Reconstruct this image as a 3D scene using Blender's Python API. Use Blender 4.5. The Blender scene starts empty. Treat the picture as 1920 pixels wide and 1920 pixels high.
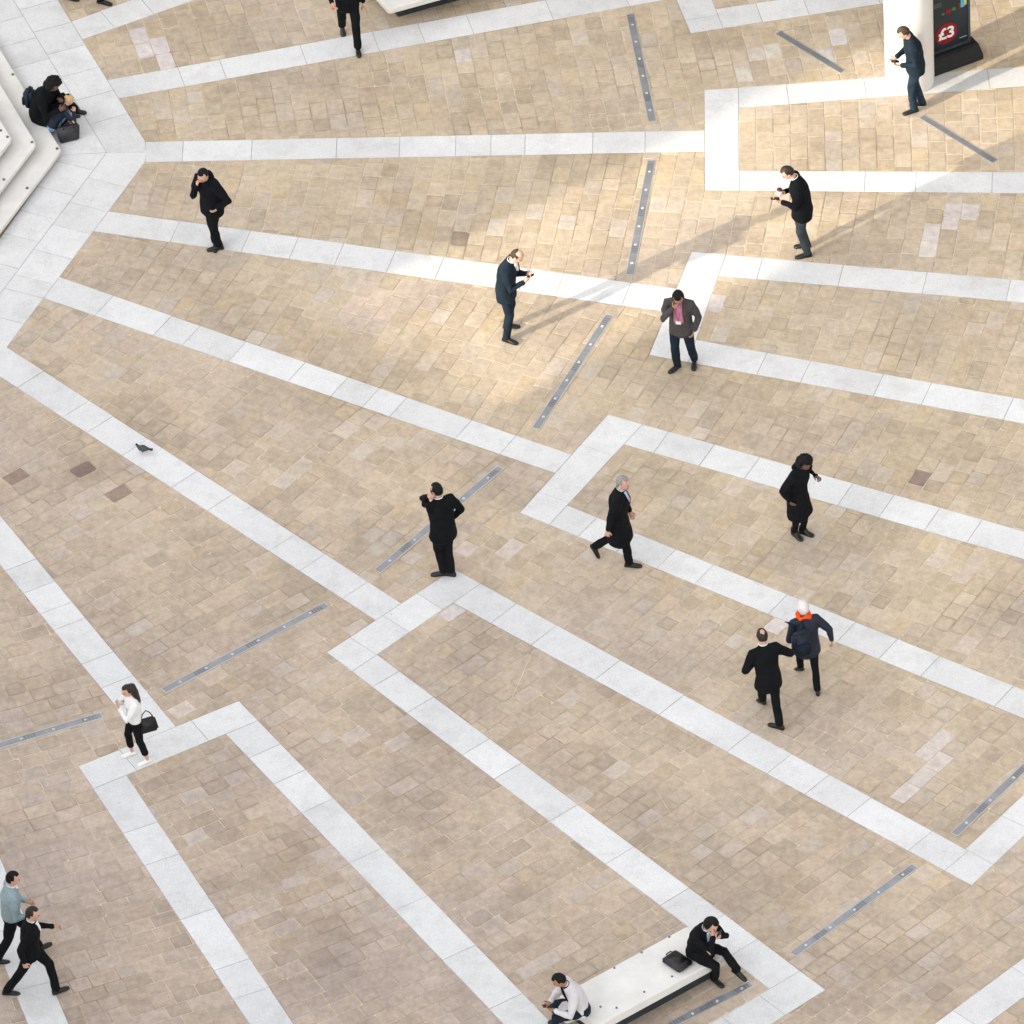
import bpy, bmesh, math, random
from mathutils import Vector, Matrix, noise
rnd = random.Random(7)
R = math.radians
scene = bpy.context.scene
COL = scene.collection

# ------------------------------------------------------------------ camera
FPX, TH, RO, PPM = 20000.0, R(40.1), R(-3.0), 122.0     # focal length in photo pixels, depression, roll, px per metre
DIST = FPX / PPM
FWD = Vector((0, math.cos(TH), -math.sin(TH)))
RGT, UPV = Vector((1, 0, 0)), Vector((0, math.sin(TH), math.cos(TH)))
CX = RGT * math.cos(RO) + UPV * math.sin(RO)
CY = -RGT * math.sin(RO) + UPV * math.cos(RO)
CAMPOS = -DIST * FWD
cam = bpy.data.cameras.new('camera')
cam.sensor_width = 36.0
cam.lens = FPX / 1920 * 36.0
cam.clip_start, cam.clip_end = 1.0, 3000.0
camo = bpy.data.objects.new('camera', cam)
camo.matrix_world = Matrix(((CX.x, CY.x, -FWD.x, CAMPOS.x), (CX.y, CY.y, -FWD.y, CAMPOS.y), (CX.z, CY.z, -FWD.z, CAMPOS.z), (0, 0, 0, 1)))
COL.objects.link(camo)
scene.camera = camo

def G(px, py, z=0.0):
    """photo pixel -> point on the horizontal plane at height z"""
    d = FWD + CX * ((px - 960) / FPX) + CY * ((960 - py) / FPX)
    return CAMPOS + d * ((z - CAMPOS.z) / d.z)

# ------------------------------------------------------------------ light
_a, _b = G(1530, 470), G(1920, 280)
SHD = (_b - _a).normalized()                    # direction in which shadows fall
SUN_EL = R(18)
SUND = Vector((-SHD.x * math.cos(SUN_EL), -SHD.y * math.cos(SUN_EL), math.sin(SUN_EL)))
world = bpy.data.worlds.new('World')
scene.world = world
world.use_nodes = True
nt = world.node_tree
bg = nt.nodes['Background']
sky = nt.nodes.new('ShaderNodeTexSky')
sky.sky_type = 'NISHITA'
sky.sun_disc = False
sky.sun_elevation = SUN_EL
sky.sun_rotation = math.atan2(SUND.x, SUND.y)
sky.air_density, sky.dust_density, sky.ozone_density = 1.0, 3.0, 1.0
hsv = nt.nodes.new('ShaderNodeHueSaturation')
hsv.inputs['Saturation'].default_value = 0.13
nt.links.new(sky.outputs[0], hsv.inputs['Color'])
nt.links.new(hsv.outputs[0], bg.inputs[0])
bg.inputs[1].default_value = 0.15
sl = bpy.data.lights.new('sun', 'SUN')
sl.energy, sl.angle, sl.color = 1.5, R(0.45), (1.0, 0.88, 0.68)
so = bpy.data.objects.new('sun', sl)
so.rotation_euler = (-SUND).to_track_quat('-Z', 'Y').to_euler()
so.location = (0, 0, 40)
COL.objects.link(so)
scene.view_settings.view_transform = 'Standard'
scene.view_settings.look = 'None'
scene.view_settings.gamma = 1.0
scene.view_settings.exposure = 1.93
scene.render.engine = 'CYCLES'

# ------------------------------------------------------------------ materials
def srgb(r, g, b):
    f = lambda c: (c / 12.92 if c <= 0.04045 else ((c + 0.055) / 1.055) ** 2.4)
    return (f(r / 255), f(g / 255), f(b / 255), 1)

class NT:
    def __init__(s, name):
        s.m = bpy.data.materials.new(name)
        s.m.use_nodes = True
        s.t = s.m.node_tree
        s.b = s.t.nodes['Principled BSDF']
    def n(s, kind, **kw):
        nd = s.t.nodes.new(kind)
        for k, v in kw.items():
            if k in nd.inputs: nd.inputs[k].default_value = v
            else: setattr(nd, k, v)
        return nd
    def l(s, a, b): s.t.links.new(a, b)
    def noise(s, scale, detail=4, rough=0.6, vec=None):
        nd = s.n('ShaderNodeTexNoise', Scale=scale, Detail=detail, Roughness=rough)
        if vec: s.l(vec, nd.inputs['Vector'])
        return nd.outputs['Fac']
    def ramp(s, fac, stops):
        nd = s.n('ShaderNodeValToRGB')
        e = nd.color_ramp.elements
        e[0].position, e[0].color = stops[0][0], stops[0][1]
        e[1].position, e[1].color = stops[1][0], stops[1][1]
        for p, c in stops[2:]:
            x = e.new(p); x.color = c
        s.l(fac, nd.inputs[0])
        return nd.outputs[0]
    def mul(s, a, b, fac=1.0, mode='MULTIPLY'):
        nd = s.n('ShaderNodeMix', data_type='RGBA', blend_type=mode)
        nd.inputs[0].default_value = fac
        s.l(a, nd.inputs[6]); s.l(b, nd.inputs[7])
        return nd.outputs[2]
    def bump(s, h, strength, dist=0.01):
        nd = s.n('ShaderNodeBump', Strength=strength, Distance=dist)
        s.l(h, nd.inputs['Height'])
        s.l(nd.outputs[0], s.b.inputs['Normal'])
def grey(v): return (v, v, v, 1)

def mat_plain(name, c, rough=0.7, var=0.25, scale=9.0, bump=0.25, spec=0.3, metal=0.0):
    t = NT(name)
    tc = t.n('ShaderNodeTexCoord')
    nz = t.noise(scale, 5, 0.65, tc.outputs['Object'])
    col = t.ramp(nz, [(0.3, tuple(x * (1 - var) for x in c[:3]) + (1,)), (0.72, tuple(min(1, x * (1 + var)) for x in c[:3]) + (1,))])
    t.l(col, t.b.inputs['Base Color'])
    t.b.inputs['Roughness'].default_value = rough
    t.b.inputs['Specular IOR Level'].default_value = spec
    t.b.inputs['Metallic'].default_value = metal
    if bump:
        t.bump(t.noise(scale * 6, 3, 0.6, tc.outputs['Object']), bump, 0.004)
    return t.m

def make_sett_mat():
    t = NT('sandstone_sett')
    at = t.n('ShaderNodeAttribute', attribute_name='Col')
    geo = t.n('ShaderNodeNewGeometry')
    P = geo.outputs['Position']
    big = t.ramp(t.noise(0.42, 5, 0.68, P), [(0.32, (0.78, 0.77, 0.77, 1)), (0.56, (1.04, 1.035, 1.02, 1))])
    c = t.mul(at.outputs['Color'], big)
    med = t.ramp(t.noise(7.0, 5, 0.7, P), [(0.32, (0.84, 0.82, 0.80, 1)), (0.66, (1.10, 1.09, 1.07, 1))])
    c = t.mul(c, med)
    # iron staining in wavy veins
    wv = t.n('ShaderNodeTexWave', Scale=2.2, Distortion=14.0, Detail=3.0)
    t.l(P, wv.inputs['Vector'])
    v = t.ramp(wv.outputs['Fac'], [(0.0, (0.96, 0.94, 0.90, 1)), (0.35, (1.01, 1.01, 1.01, 1))])
    c = t.mul(c, v, 0.6)
    fine = t.ramp(t.noise(70.0, 3, 0.7, P), [(0.3, grey(0.88)), (0.7, grey(1.09))])
    c = t.mul(c, fine)
    # chewing gum and dirt spots
    vo = t.n('ShaderNodeTexVoronoi', Scale=2.3)
    t.l(P, vo.inputs['Vector'])
    sp = t.ramp(vo.outputs['Distance'], [(0.028, grey(0.72)), (0.05, grey(1.0))])
    c = t.mul(c, sp, 0.7)
    t.l(c, t.b.inputs['Base Color'])
    t.b.inputs['Roughness'].default_value = 0.72
    t.b.inputs['Specular IOR Level'].default_value = 0.35
    t.bump(t.noise(16.0, 5, 0.7, P), 0.35, 0.008)
    return t.m

def make_granite_mat():
    t = NT('white_granite')
    at = t.n('ShaderNodeAttribute', attribute_name='Col')
    geo = t.n('ShaderNodeNewGeometry')
    P = geo.outputs['Position']
    c = t.mul(at.outputs['Color'], t.ramp(t.noise(0.5, 4, 0.6, P), [(0.3, (0.90, 0.905, 0.915, 1)), (0.65, grey(1.03))]))
    c = t.mul(c, t.ramp(t.noise(60.0, 2, 0.8, P), [(0.33, grey(0.84)), (0.6, grey(1.05))]))
    c = t.mul(c, t.ramp(t.noise(5.0, 5, 0.7, P), [(0.3, grey(0.94)), (0.65, grey(1.02))]))
    c = t.mul(c, t.ramp(t.noise(1.7, 6, 0.75, P), [(0.36, (0.90, 0.895, 0.885, 1)), (0.5, grey(1.0))]))
    vo = t.n('ShaderNodeTexVoronoi', Scale=1.9)
    t.l(P, vo.inputs['Vector'])
    c = t.mul(c, t.ramp(vo.outputs['Distance'], [(0.02, grey(0.55)), (0.038, grey(1.0))]), 0.8)
    t.l(c, t.b.inputs['Base Color'])
    t.b.inputs['Roughness'].default_value = 0.6
    t.bump(t.noise(90.0, 2, 0.7, P), 0.15, 0.003)
    return t.m

def make_mortar_mat():
    t = NT('mortar_joint')
    geo = t.n('ShaderNodeNewGeometry')
    P = geo.outputs['Position']
    c = t.ramp(t.noise(0.45, 4, 0.65, P), [(0.38, srgb(152, 136, 117)), (0.55, srgb(202, 187, 166))])
    c = t.mul(c, t.ramp(t.noise(9.0, 4, 0.7, P), [(0.3, grey(0.72)), (0.6, grey(1.08))]))
    t.l(c, t.b.inputs['Base Color'])
    t.b.inputs['Roughness'].default_value = 0.9
    return t.m

M = {
 'sett': make_sett_mat(), 'granite': make_granite_mat(), 'mortar': make_mortar_mat(),
 'ground': mat_plain('ground_stone', srgb(170, 155, 132), 0.9, 0.2, 0.6),
 'joint': mat_plain('granite_joint', srgb(138, 138, 138), 0.9, 0.2, 3.0, 0),
 'portland': mat_plain('portland_stone', (0.70, 0.68, 0.655, 1), 0.65, 0.10, 2.2, 0.3),
 'pillar': mat_plain('pillar_stone', (0.74, 0.73, 0.72, 1), 0.55, 0.05, 1.5, 0.15),
 'recess_shade': mat_plain('recess_painted_shade', (0.03, 0.035, 0.04, 1), 0.9, 0.3, 3.0, 0),  # near-black colour carries the shade under seats and step edges
 'stud': mat_plain('stud_metal', (0.18, 0.18, 0.18, 1), 0.4, 0.2, 20, 0, 0.5, 0.7),
 'strip': mat_plain('strip_steel', (0.31, 0.32, 0.34, 1), 0.45, 0.18, 3.0, 0.1, 0.5, 0.55),
 'grille': mat_plain('grille_dark', (0.22, 0.23, 0.25, 1), 0.5, 0.2, 8, 0, 0.4, 0.5),
 'stripframe': mat_plain('strip_frame_steel', (0.55, 0.56, 0.58, 1), 0.35, 0.1, 8.0, 0, 0.5, 0.6),
 'lens': mat_plain('lamp_lens', (0.55, 0.56, 0.58, 1), 0.15, 0.05, 8.0, 0, 0.6),
 'black': mat_plain('black_wool', (0.006, 0.007, 0.0085, 1), 0.9, 0.35, 6, 0.5, 0.12),
 'black2': mat_plain('black_cotton', (0.0075, 0.0085, 0.011, 1), 0.92, 0.3, 9, 0.5, 0.1),
 'navy': mat_plain('navy_wool', (0.010, 0.019, 0.030, 1), 0.85, 0.35, 6, 0.5, 0.15),
 'navy2': mat_plain('navy_nylon', (0.010, 0.016, 0.032, 1), 0.6, 0.3, 6, 0.4, 0.3),
 'charcoal': mat_plain('charcoal_wool', (0.035, 0.045, 0.054, 1), 0.85, 0.3, 6, 0.5, 0.15),
 'jeans': mat_plain('dark_denim', (0.018, 0.034, 0.052, 1), 0.85, 0.35, 12, 0.5, 0.12),
 'blue': mat_plain('blue_denim', (0.20, 0.33, 0.50, 1), 0.85, 0.25, 12, 0.4, 0.12),
 'tweed': mat_plain('brown_tweed', (0.070, 0.062, 0.064, 1), 0.9, 0.4, 60, 0.5, 0.12),
 'pink': mat_plain('pink_shirt', (0.52, 0.20, 0.31, 1), 0.8, 0.15, 20, 0.3, 0.15),
 'white': mat_plain('white_cotton', (0.80, 0.80, 0.80, 1), 0.8, 0.05, 9, 0.4, 0.15),
 'paleblue': mat_plain('pale_blue_shirt', (0.42, 0.52, 0.64, 1), 0.8, 0.1, 9, 0.4, 0.15),
 'knit': mat_plain('grey_blue_knit', (0.27, 0.35, 0.385, 1), 0.9, 0.15, 25, 0.5, 0.1),
 'cream': mat_plain('pale_grey_jacket', (0.62, 0.60, 0.63, 1), 0.85, 0.1, 7, 0.5, 0.12),
 'orange': mat_plain('orange_scarf', (0.85, 0.085, 0.01, 1), 0.85, 0.2, 30, 0.4, 0.1),
 'tie': mat_plain('dark_red_tie', (0.16, 0.03, 0.05, 1), 0.6, 0.5, 60, 0, 0.3),
 'skin': mat_plain('skin', (0.60, 0.36, 0.27, 1), 0.55, 0.12, 14, 0.2, 0.35),
 'skin2': mat_plain('skin_brown', (0.36, 0.19, 0.12, 1), 0.55, 0.12, 14, 0.2, 0.35),
 'skin3': mat_plain('skin_dark', (0.16, 0.085, 0.06, 1), 0.55, 0.12, 14, 0.2, 0.35),
 'hair_black': mat_plain('hair_black', (0.010, 0.010, 0.011, 1), 0.6, 0.5, 50, 0.8, 0.12),
 'hair_brown': mat_plain('hair_brown', (0.055, 0.033, 0.022, 1), 0.6, 0.45, 50, 0.8, 0.35),
 'hair_dbrown': mat_plain('hair_dark_brown', (0.018, 0.010, 0.008, 1), 0.5, 0.45, 50, 0.8, 0.4),
 'hair_grey': mat_plain('hair_grey', (0.26, 0.26, 0.25, 1), 0.6, 0.45, 50, 0.8, 0.3),
 'hair_white': mat_plain('hair_white', (0.70, 0.66, 0.65, 1), 0.6, 0.25, 50, 0.8, 0.3),
 'hair_blond': mat_plain('hair_blond', (0.62, 0.42, 0.20, 1), 0.6, 0.3, 40, 0.8, 0.3),
 'leather': mat_plain('black_leather', (0.008, 0.009, 0.010, 1), 0.42, 0.3, 20, 0.2, 0.4),
 'leather2': mat_plain('grey_leather', (0.035, 0.034, 0.042, 1), 0.5, 0.3, 8, 0.2, 0.4),
 'sole': mat_plain('shoe_sole', (0.02, 0.02, 0.02, 1), 0.8, 0.2, 20, 0, 0.2),
 'whiteshoe': mat_plain('white_canvas', (0.82, 0.82, 0.80, 1), 0.7, 0.05, 20, 0.2, 0.2),
 'eye': mat_plain('eye_dark', (0.02, 0.015, 0.012, 1), 0.3, 0.1, 20, 0, 0.5),
 'lip': mat_plain('lip', (0.42, 0.18, 0.15, 1), 0.5, 0.1, 20, 0, 0.3),
 'phone': mat_plain('phone_black', (0.012, 0.012, 0.014, 1), 0.2, 0.1, 5, 0, 0.5),
 'paper': mat_plain('paper_white', (0.80, 0.80, 0.80, 1), 0.7, 0.03, 5, 0, 0.2),
 'maroon': mat_plain('maroon_plastic', (0.10, 0.015, 0.03, 1), 0.4, 0.2, 8, 0, 0.4),
 'signblack': mat_plain('sign_black', (0.012, 0.012, 0.013, 1), 0.55, 0.2, 5, 0.1, 0.3),
 'signframe': mat_plain('sign_frame', (0.06, 0.075, 0.085, 1), 0.4, 0.2, 5, 0, 0.5, 0.4),
 'poster': mat_plain('poster_dark', (0.008, 0.016, 0.024, 1), 0.35, 0.4, 3, 0, 0.4),
 'red': mat_plain('poster_red', (0.22, 0.006, 0.012, 1), 0.45, 0.1, 5, 0, 0.3),
 'green': mat_plain('poster_green', (0.03, 0.17, 0.08, 1), 0.5, 0.3, 9, 0, 0.3),
 'yellow': mat_plain('poster_yellow', (0.65, 0.50, 0.05, 1), 0.5, 0.2, 9, 0, 0.3),
 'cyan': mat_plain('poster_cyan', (0.08, 0.40, 0.55, 1), 0.5, 0.2, 9, 0, 0.3),
 'pg_body': mat_plain('pigeon_grey', (0.055, 0.075, 0.09, 1), 0.6, 0.35, 25, 0.4, 0.3),
 'pg_dark': mat_plain('pigeon_dark', (0.008, 0.012, 0.018, 1), 0.5, 0.4, 30, 0.3, 0.4),
 'scrape': mat_plain('scrape_pale', srgb(216, 200, 176), 0.9, 0.15, 30, 0),
 'facade': mat_plain('facade_stone', (0.38, 0.36, 0.33, 1), 0.8, 0.15, 0.8, 0.2),
 'glass': mat_plain('facade_glass', (0.03, 0.04, 0.05, 1), 0.1, 0.2, 2, 0, 0.5),
}

# ------------------------------------------------------------------ mesh helpers
def link(name, me, mat=None, parent=None, kind=None, label=None, cat=None, group=None, smooth=False):
    if mat is not None: me.materials.append(M[mat])
    o = bpy.data.objects.new(name, me)
    COL.objects.link(o)
    if smooth: me.polygons.foreach_set('use_smooth', [True] * len(me.polygons))
    if parent is not None: o.parent = parent
    tag(o, label, cat, group, kind)
    return o
def tag(o, label=None, cat=None, group=None, kind=None):
    if label: o['label'] = label
    if cat: o['category'] = cat
    if group: o['group'] = group
    if kind: o['kind'] = kind
def empty(name, loc, rz=0.0, **kw):
    o = bpy.data.objects.new(name, None)
    o.empty_display_size = 0.2
    o.location = loc
    o.rotation_euler = (0, 0, rz)
    COL.objects.link(o)
    tag(o, **kw)
    return o
def pymesh(name, v, f):
    me = bpy.data.meshes.new(name)
    me.from_pydata([tuple(p) for p in v], [], f)
    return me
def bm_obj(name, bm, mat, parent=None, smooth=True, **kw):
    me = bpy.data.meshes.new(name)
    bmesh.ops.recalc_face_normals(bm, faces=bm.faces)
    bm.to_mesh(me); bm.free()
    return link(name, me, mat, parent, smooth=smooth, **kw)
def prism(bm, poly, z0, z1):
    a = [bm.verts.new((p[0], p[1], z0)) for p in poly]
    b = [bm.verts.new((p[0], p[1], z1)) for p in poly]
    n = len(poly)
    bm.faces.new(b); bm.faces.new(a[::-1])
    for i in range(n): bm.faces.new((a[i], a[(i + 1) % n], b[(i + 1) % n], b[i]))
def box(bm, cx, cy, cz, sx, sy, sz, mtx=None):
    r = bmesh.ops.create_cube(bm, size=1.0)
    m = Matrix.Translation((cx, cy, cz)) @ Matrix.Diagonal((sx, sy, sz, 1))
    if mtx is not None: m = mtx @ m
    bmesh.ops.transform(bm, matrix=m, verts=r['verts'])
    return r['verts']
def ellipsoid(bm, c, r, mtx=None, u=12, v=8):
    q = bmesh.ops.create_uvsphere(bm, u_segments=u, v_segments=v, radius=1.0)
    m = Matrix.Translation(c) @ Matrix.Diagonal((r[0], r[1], r[2], 1))
    if mtx is not None: m = mtx @ m
    bmesh.ops.transform(bm, matrix=m, verts=q['verts'])
    return q['verts']
def tube(bm, pts, rad, ref=Vector((1, 0, 0)), seg=10, cap=True):
    """lofted tube; rad entries are r or (a, b): a along ref, b across"""
    pts = [Vector(p) for p in pts]
    rad = [(r, r) if not isinstance(r, (tuple, list)) else r for r in rad]
    n = len(pts)
    rings = []
    def frame(i):
        t = (pts[min(i + 1, n - 1)] - pts[max(i - 1, 0)]).normalized()
        a = ref - t * ref.dot(t)
        if a.length < 1e-3:
            a = Vector((0, 1, 0)) - t * t.y
        a.normalize()
        return t, a, t.cross(a)
    def ring(c, a, b, ra, rb):
        return [bm.verts.new(c + a * (ra * math.cos(2 * math.pi * k / seg)) + b * (rb * math.sin(2 * math.pi * k / seg))) for k in range(seg)]
    t, a, b = frame(0)
    if cap:
        m = min(rad[0])
        rings.append(ring(pts[0] - t * m * 0.55, a, b, rad[0][0] * 0.6, rad[0][1] * 0.6))
    for i in range(n):
        t, a, b = frame(i)
        rings.append(ring(pts[i], a, b, *rad[i]))
    if cap:
        m = min(rad[-1])
        rings.append(ring(pts[-1] + t * m * 0.55, a, b, rad[-1][0] * 0.6, rad[-1][1] * 0.6))
    for r0, r1 in zip(rings, rings[1:]):
        for k in range(seg):
            bm.faces.new((r0[k], r0[(k + 1) % seg], r1[(k + 1) % seg], r1[k]))
    bm.faces.new(rings[0][::-1]); bm.faces.new(rings[-1])

tmp_scene = bpy.data.scenes.new('tmp_remesh')
def remesh(bm, voxel=0.012, smooth=2):
    """fuse overlapping closed shells into one continuous surface"""
    me = bpy.data.meshes.new('tmp')
    bmesh.ops.recalc_face_normals(bm, faces=bm.faces)
    bm.to_mesh(me); bm.free()
    o = bpy.data.objects.new('tmp', me)
    tmp_scene.collection.objects.link(o)
    md = o.modifiers.new('r', 'REMESH'); md.mode = 'VOXEL'; md.voxel_size = voxel
    if smooth:
        ms = o.modifiers.new('s', 'SMOOTH'); ms.factor = 0.5; ms.iterations = smooth
    vl = tmp_scene.view_layers[0]
    vl.update()
    dg = vl.depsgraph
    dg.update()
    out = bpy.data.meshes.new_from_object(o.evaluated_get(dg))
    bpy.data.objects.remove(o); bpy.data.meshes.remove(me)
    return out

# ------------------------------------------------------------------ 2D helpers (ground plane)
def lineX(p, q, r, s):
    """intersection of pixel lines pq and rs"""
    a1, b1 = q[1] - p[1], p[0] - q[0]; c1 = a1 * p[0] + b1 * p[1]
    a2, b2 = s[1] - r[1], r[0] - s[0]; c2 = a2 * r[0] + b2 * r[1]
    d = a1 * b2 - a2 * b1
    return ((b2 * c1 - b1 * c2) / d, (a1 * c2 - a2 * c1) / d)
def area(p):
    return 0.5 * sum(p[i][0] * p[(i + 1) % len(p)][1] - p[(i + 1) % len(p)][0] * p[i][1] for i in range(len(p)))
def ccw(p): return p if area(p) > 0 else p[::-1]
def clip_half(poly, a, b):
    """keep the part left of a->b"""
    out = []
    f = lambda p: (b[0] - a[0]) * (p[1] - a[1]) - (b[1] - a[1]) * (p[0] - a[0])
    for i in range(len(poly)):
        p, q = poly[i], poly[(i + 1) % len(poly)]
        fp, fq = f(p), f(q)
        if fp >= 0: out.append(p)
        if (fp > 0 and fq < 0) or (fp < 0 and fq > 0):
            t = fp / (fp - fq)
            out.append((p[0] + (q[0] - p[0]) * t, p[1] + (q[1] - p[1]) * t))
    return out
def clip_poly(subj, clip):
    for i in range(len(clip)):
        subj = clip_half(subj, clip[i], clip[(i + 1) % len(clip)])
        if len(subj) < 3: return []
    return subj
def inset(poly, d):
    n = len(poly); out = []
    for i in range(n):
        p0, p1, p2 = Vector(poly[i - 1]), Vector(poly[i]), Vector(poly[(i + 1) % n])
        e0, e1 = (p1 - p0), (p2 - p1)
        if e0.length < 1e-6 or e1.length < 1e-6: return None
        e0.normalize(); e1.normalize()
        n0, n1 = Vector((-e0.y, e0.x)), Vector((-e1.y, e1.x))
        k = 1 + n0.dot(n1)
        if k < 0.15: k = 0.15
        m = (n0 + n1) * (d / k)
        out.append((p1.x + m.x, p1.y + m.y))
    if area(out) <= 1e-5: return None
    return out
def clean(poly, tol=0.012):
    out = []
    for p in poly:
        if not out or math.hypot(p[0] - out[-1][0], p[1] - out[-1][1]) > tol: out.append(p)
    while len(out) > 2 and math.hypot(out[0][0] - out[-1][0], out[0][1] - out[-1][1]) < tol: out.pop()
    return out
def nick(poly, r):
    """cut the corners of a polygon a little"""
    out = []; n = len(poly)
    for i in range(n):
        p = Vector(poly[i])
        for q in (Vector(poly[i - 1]), Vector(poly[(i + 1) % n])):
            d = q - p
            L = d.length
            t = min(r * rnd.uniform(0.5, 1.5), L * 0.3)
            x = p + d * (t / L)
            out.append((x.x, x.y))
    return out
def g2(p): v = G(*p); return (v.x, v.y)
def P2px(x, y, z=0.0):
    d = Vector((x, y, z)) - CAMPOS
    w = d.dot(FWD)
    return 960 + FPX * d.dot(CX) / w, 960 - FPX * d.dot(CY) / w

FLOOR = 0.012
def stone_geo(poly, ztop, rim=1.0, rimw=0.0, zb=0.003, ch=0.004):
    """verts, faces and per-vertex shade of one paving stone (chamfered, optional worn rim)"""
    n = len(poly)
    r1 = inset(poly, ch)
    if r1 is None: return None
    tx, ty = rnd.uniform(-.004, .004), rnd.uniform(-.004, .004)
    cx = sum(p[0] for p in poly) / n; cy = sum(p[1] for p in poly) / n
    r2 = [(cx + (p[0] - cx) * (1 - rimw / 0.14), cy + (p[1] - cy) * (1 - rimw / 0.14)) for p in r1] if rimw else None
    zt = lambda p: ztop + (p[0] - cx) * tx + (p[1] - cy) * ty
    V = [(p[0], p[1], zb) for p in poly] + [(p[0], p[1], zt(p) - ch * 0.8) for p in poly] + [(p[0], p[1], zt(p)) for p in r1]
    S = [0.8] * n + [0.95 * rim] * n + [rim] * n
    F = []
    for k in (0, 1):
        for i in range(n):
            j = (i + 1) % n
            F.append((k * n + i, k * n + j, (k + 1) * n + j, (k + 1) * n + i))
    if r2:
        V += [(p[0], p[1], zt(p) + 0.0006) for p in r2]; S += [1.0] * n
        for i in range(n):
            j = (i + 1) % n
            F.append((2 * n + i, 2 * n + j, 3 * n + j, 3 * n + i))
        F.append(tuple(range(3 * n, 4 * n)))
    else:
        F.append(tuple(range(2 * n, 3 * n)))
    return V, F, S
def stone_obj(name, geos, mat, parent, kind=None):
    V, F, C = [], [], []
    for (v, f, s), col in geos:
        o = len(V)
        V += v; F += [tuple(i + o for i in q) for q in f]
        for x in s: C += [col[0] * x, col[1] * x, col[2] * x, 1.0]
    me = pymesh(name, V, F)
    ca = me.color_attributes.new('Col', 'FLOAT_COLOR', 'POINT')
    ca.data.foreach_set('color', C)
    return link(name, me, mat, parent, kind=kind)
def in_view(poly, m=4):
    return any(-m < a < 1920 + m and -m < b < 1920 + m for a, b in (P2px(*p) for p in poly))

# ------------------------------------------------------------------ ground
me = pymesh('ground', [(-700, -300, 0), (700, -300, 0), (700, 1500, 0), (-700, 1500, 0)], [(0, 1, 2, 3)])
link('ground', me, 'ground', kind='structure')

# edges of the white granite bands, as photo pixels
LO, HI = -140, 2060
L = dict(
 B1u=((133, 41), (249, 0)), B1l=((157, 74), (367, 0)), B2u=((202, 151), (1027, 0)), B2l=((225, 185), (1243, 1)),
 OL0=((1268, 0), (1295, 63)), LO0=((1295, 63), (1652, 8)), LI0=((1342, 18), (1465, 0)), IL0=((1335, 0), (1342, 18)),
 B3u=((273, 267), (1321, 245)), B3l=((272, 305), (1321, 285)),
 OL1=((1321, 170), (1322, 358)), UO1=((1321, 170), (1920, 126)), UI1=((1385, 203), (1920, 162)), IL1=((1385, 203), (1386, 321)),
 LI1=((1386, 321), (1920, 323.5)), LO1=((1322, 357.5), (1920, 363)),
 B4u=((203, 397), (1273, 543)), B4l=((177, 435), (1247, 585)),
 OL2=((1297, 473), (1217, 667)), UO2=((1297, 473), (1920, 527)), UI2=((1347, 518), (1920, 568)), IL2=((1347, 518), (1305, 638)),
 LI2=((1305, 638), (1920, 750)), LO2=((1217, 666.5), (1920, 795)),
 B5u=((120, 523), (1070, 853)), B5l=((83, 560), (1038, 887)),
 OL3=((1140, 778), (975, 962)), UO3=((1140, 778), (1920, 997)), UI3=((1170, 834), (1920, 1049)), IL3=((1170, 834), (1065, 947)),
 LI3=((1065, 949), (1920, 1295)), LO3=((974, 962), (1920, 1348)),
 B6u=((13, 652), (752, 1132)), B6l=((0, 707), (703, 1163)),
 OL4=((857, 1064), (613, 1224)), UO4=((857, 1071), (1810, 1593)), UI4=((850, 1131), (1822, 1661)), IL4=((817, 1153), (707, 1228)),
 LI4=((707, 1228), (1548, 1857)), LO4=((613, 1224), (1443, 1855)),
 RI4=((1810, 1593), (1920, 1490)), RO4=((1822, 1661), (1920, 1568)), SI4=((1443, 1855), (1333, 1920)), SO4=((1548, 1857), (1447, 1920)),
 B7u=((0, 967), (327, 1360)), B7l=((0, 1060), (227, 1337)),
 OL5=((448, 1315), (147, 1438)), IL5=((423, 1377), (237, 1454)), RO5=((448, 1315), (1035, 1920)), RI5=((423, 1377), (943, 1920)),
 LI5=((237, 1454), (550, 1920)), LO5=((147, 1438), (467, 1920)),
 B8u=((0, 1608), (128, 1920)), B8l=((0, 1792), (52, 1920)), B9u=((1753, 1920), (1920, 1797)), B9l=((1853, 1920), (1920, 1870)),
 N1=((108, 0), (273, 267)), N2=((272, 305), (13, 652)),
 TOP=((0, LO), (100, LO)), BOT=((0, HI), (100, HI)), LEFT=((LO, 0), (LO, 100)), RIGHT=((HI, 0), (HI, 100)),
)
def X(a, b): return lineX(*L[a], *L[b])
NC = X('N1', 'B3u'); NC2 = X('N2', 'B3l')

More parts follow.
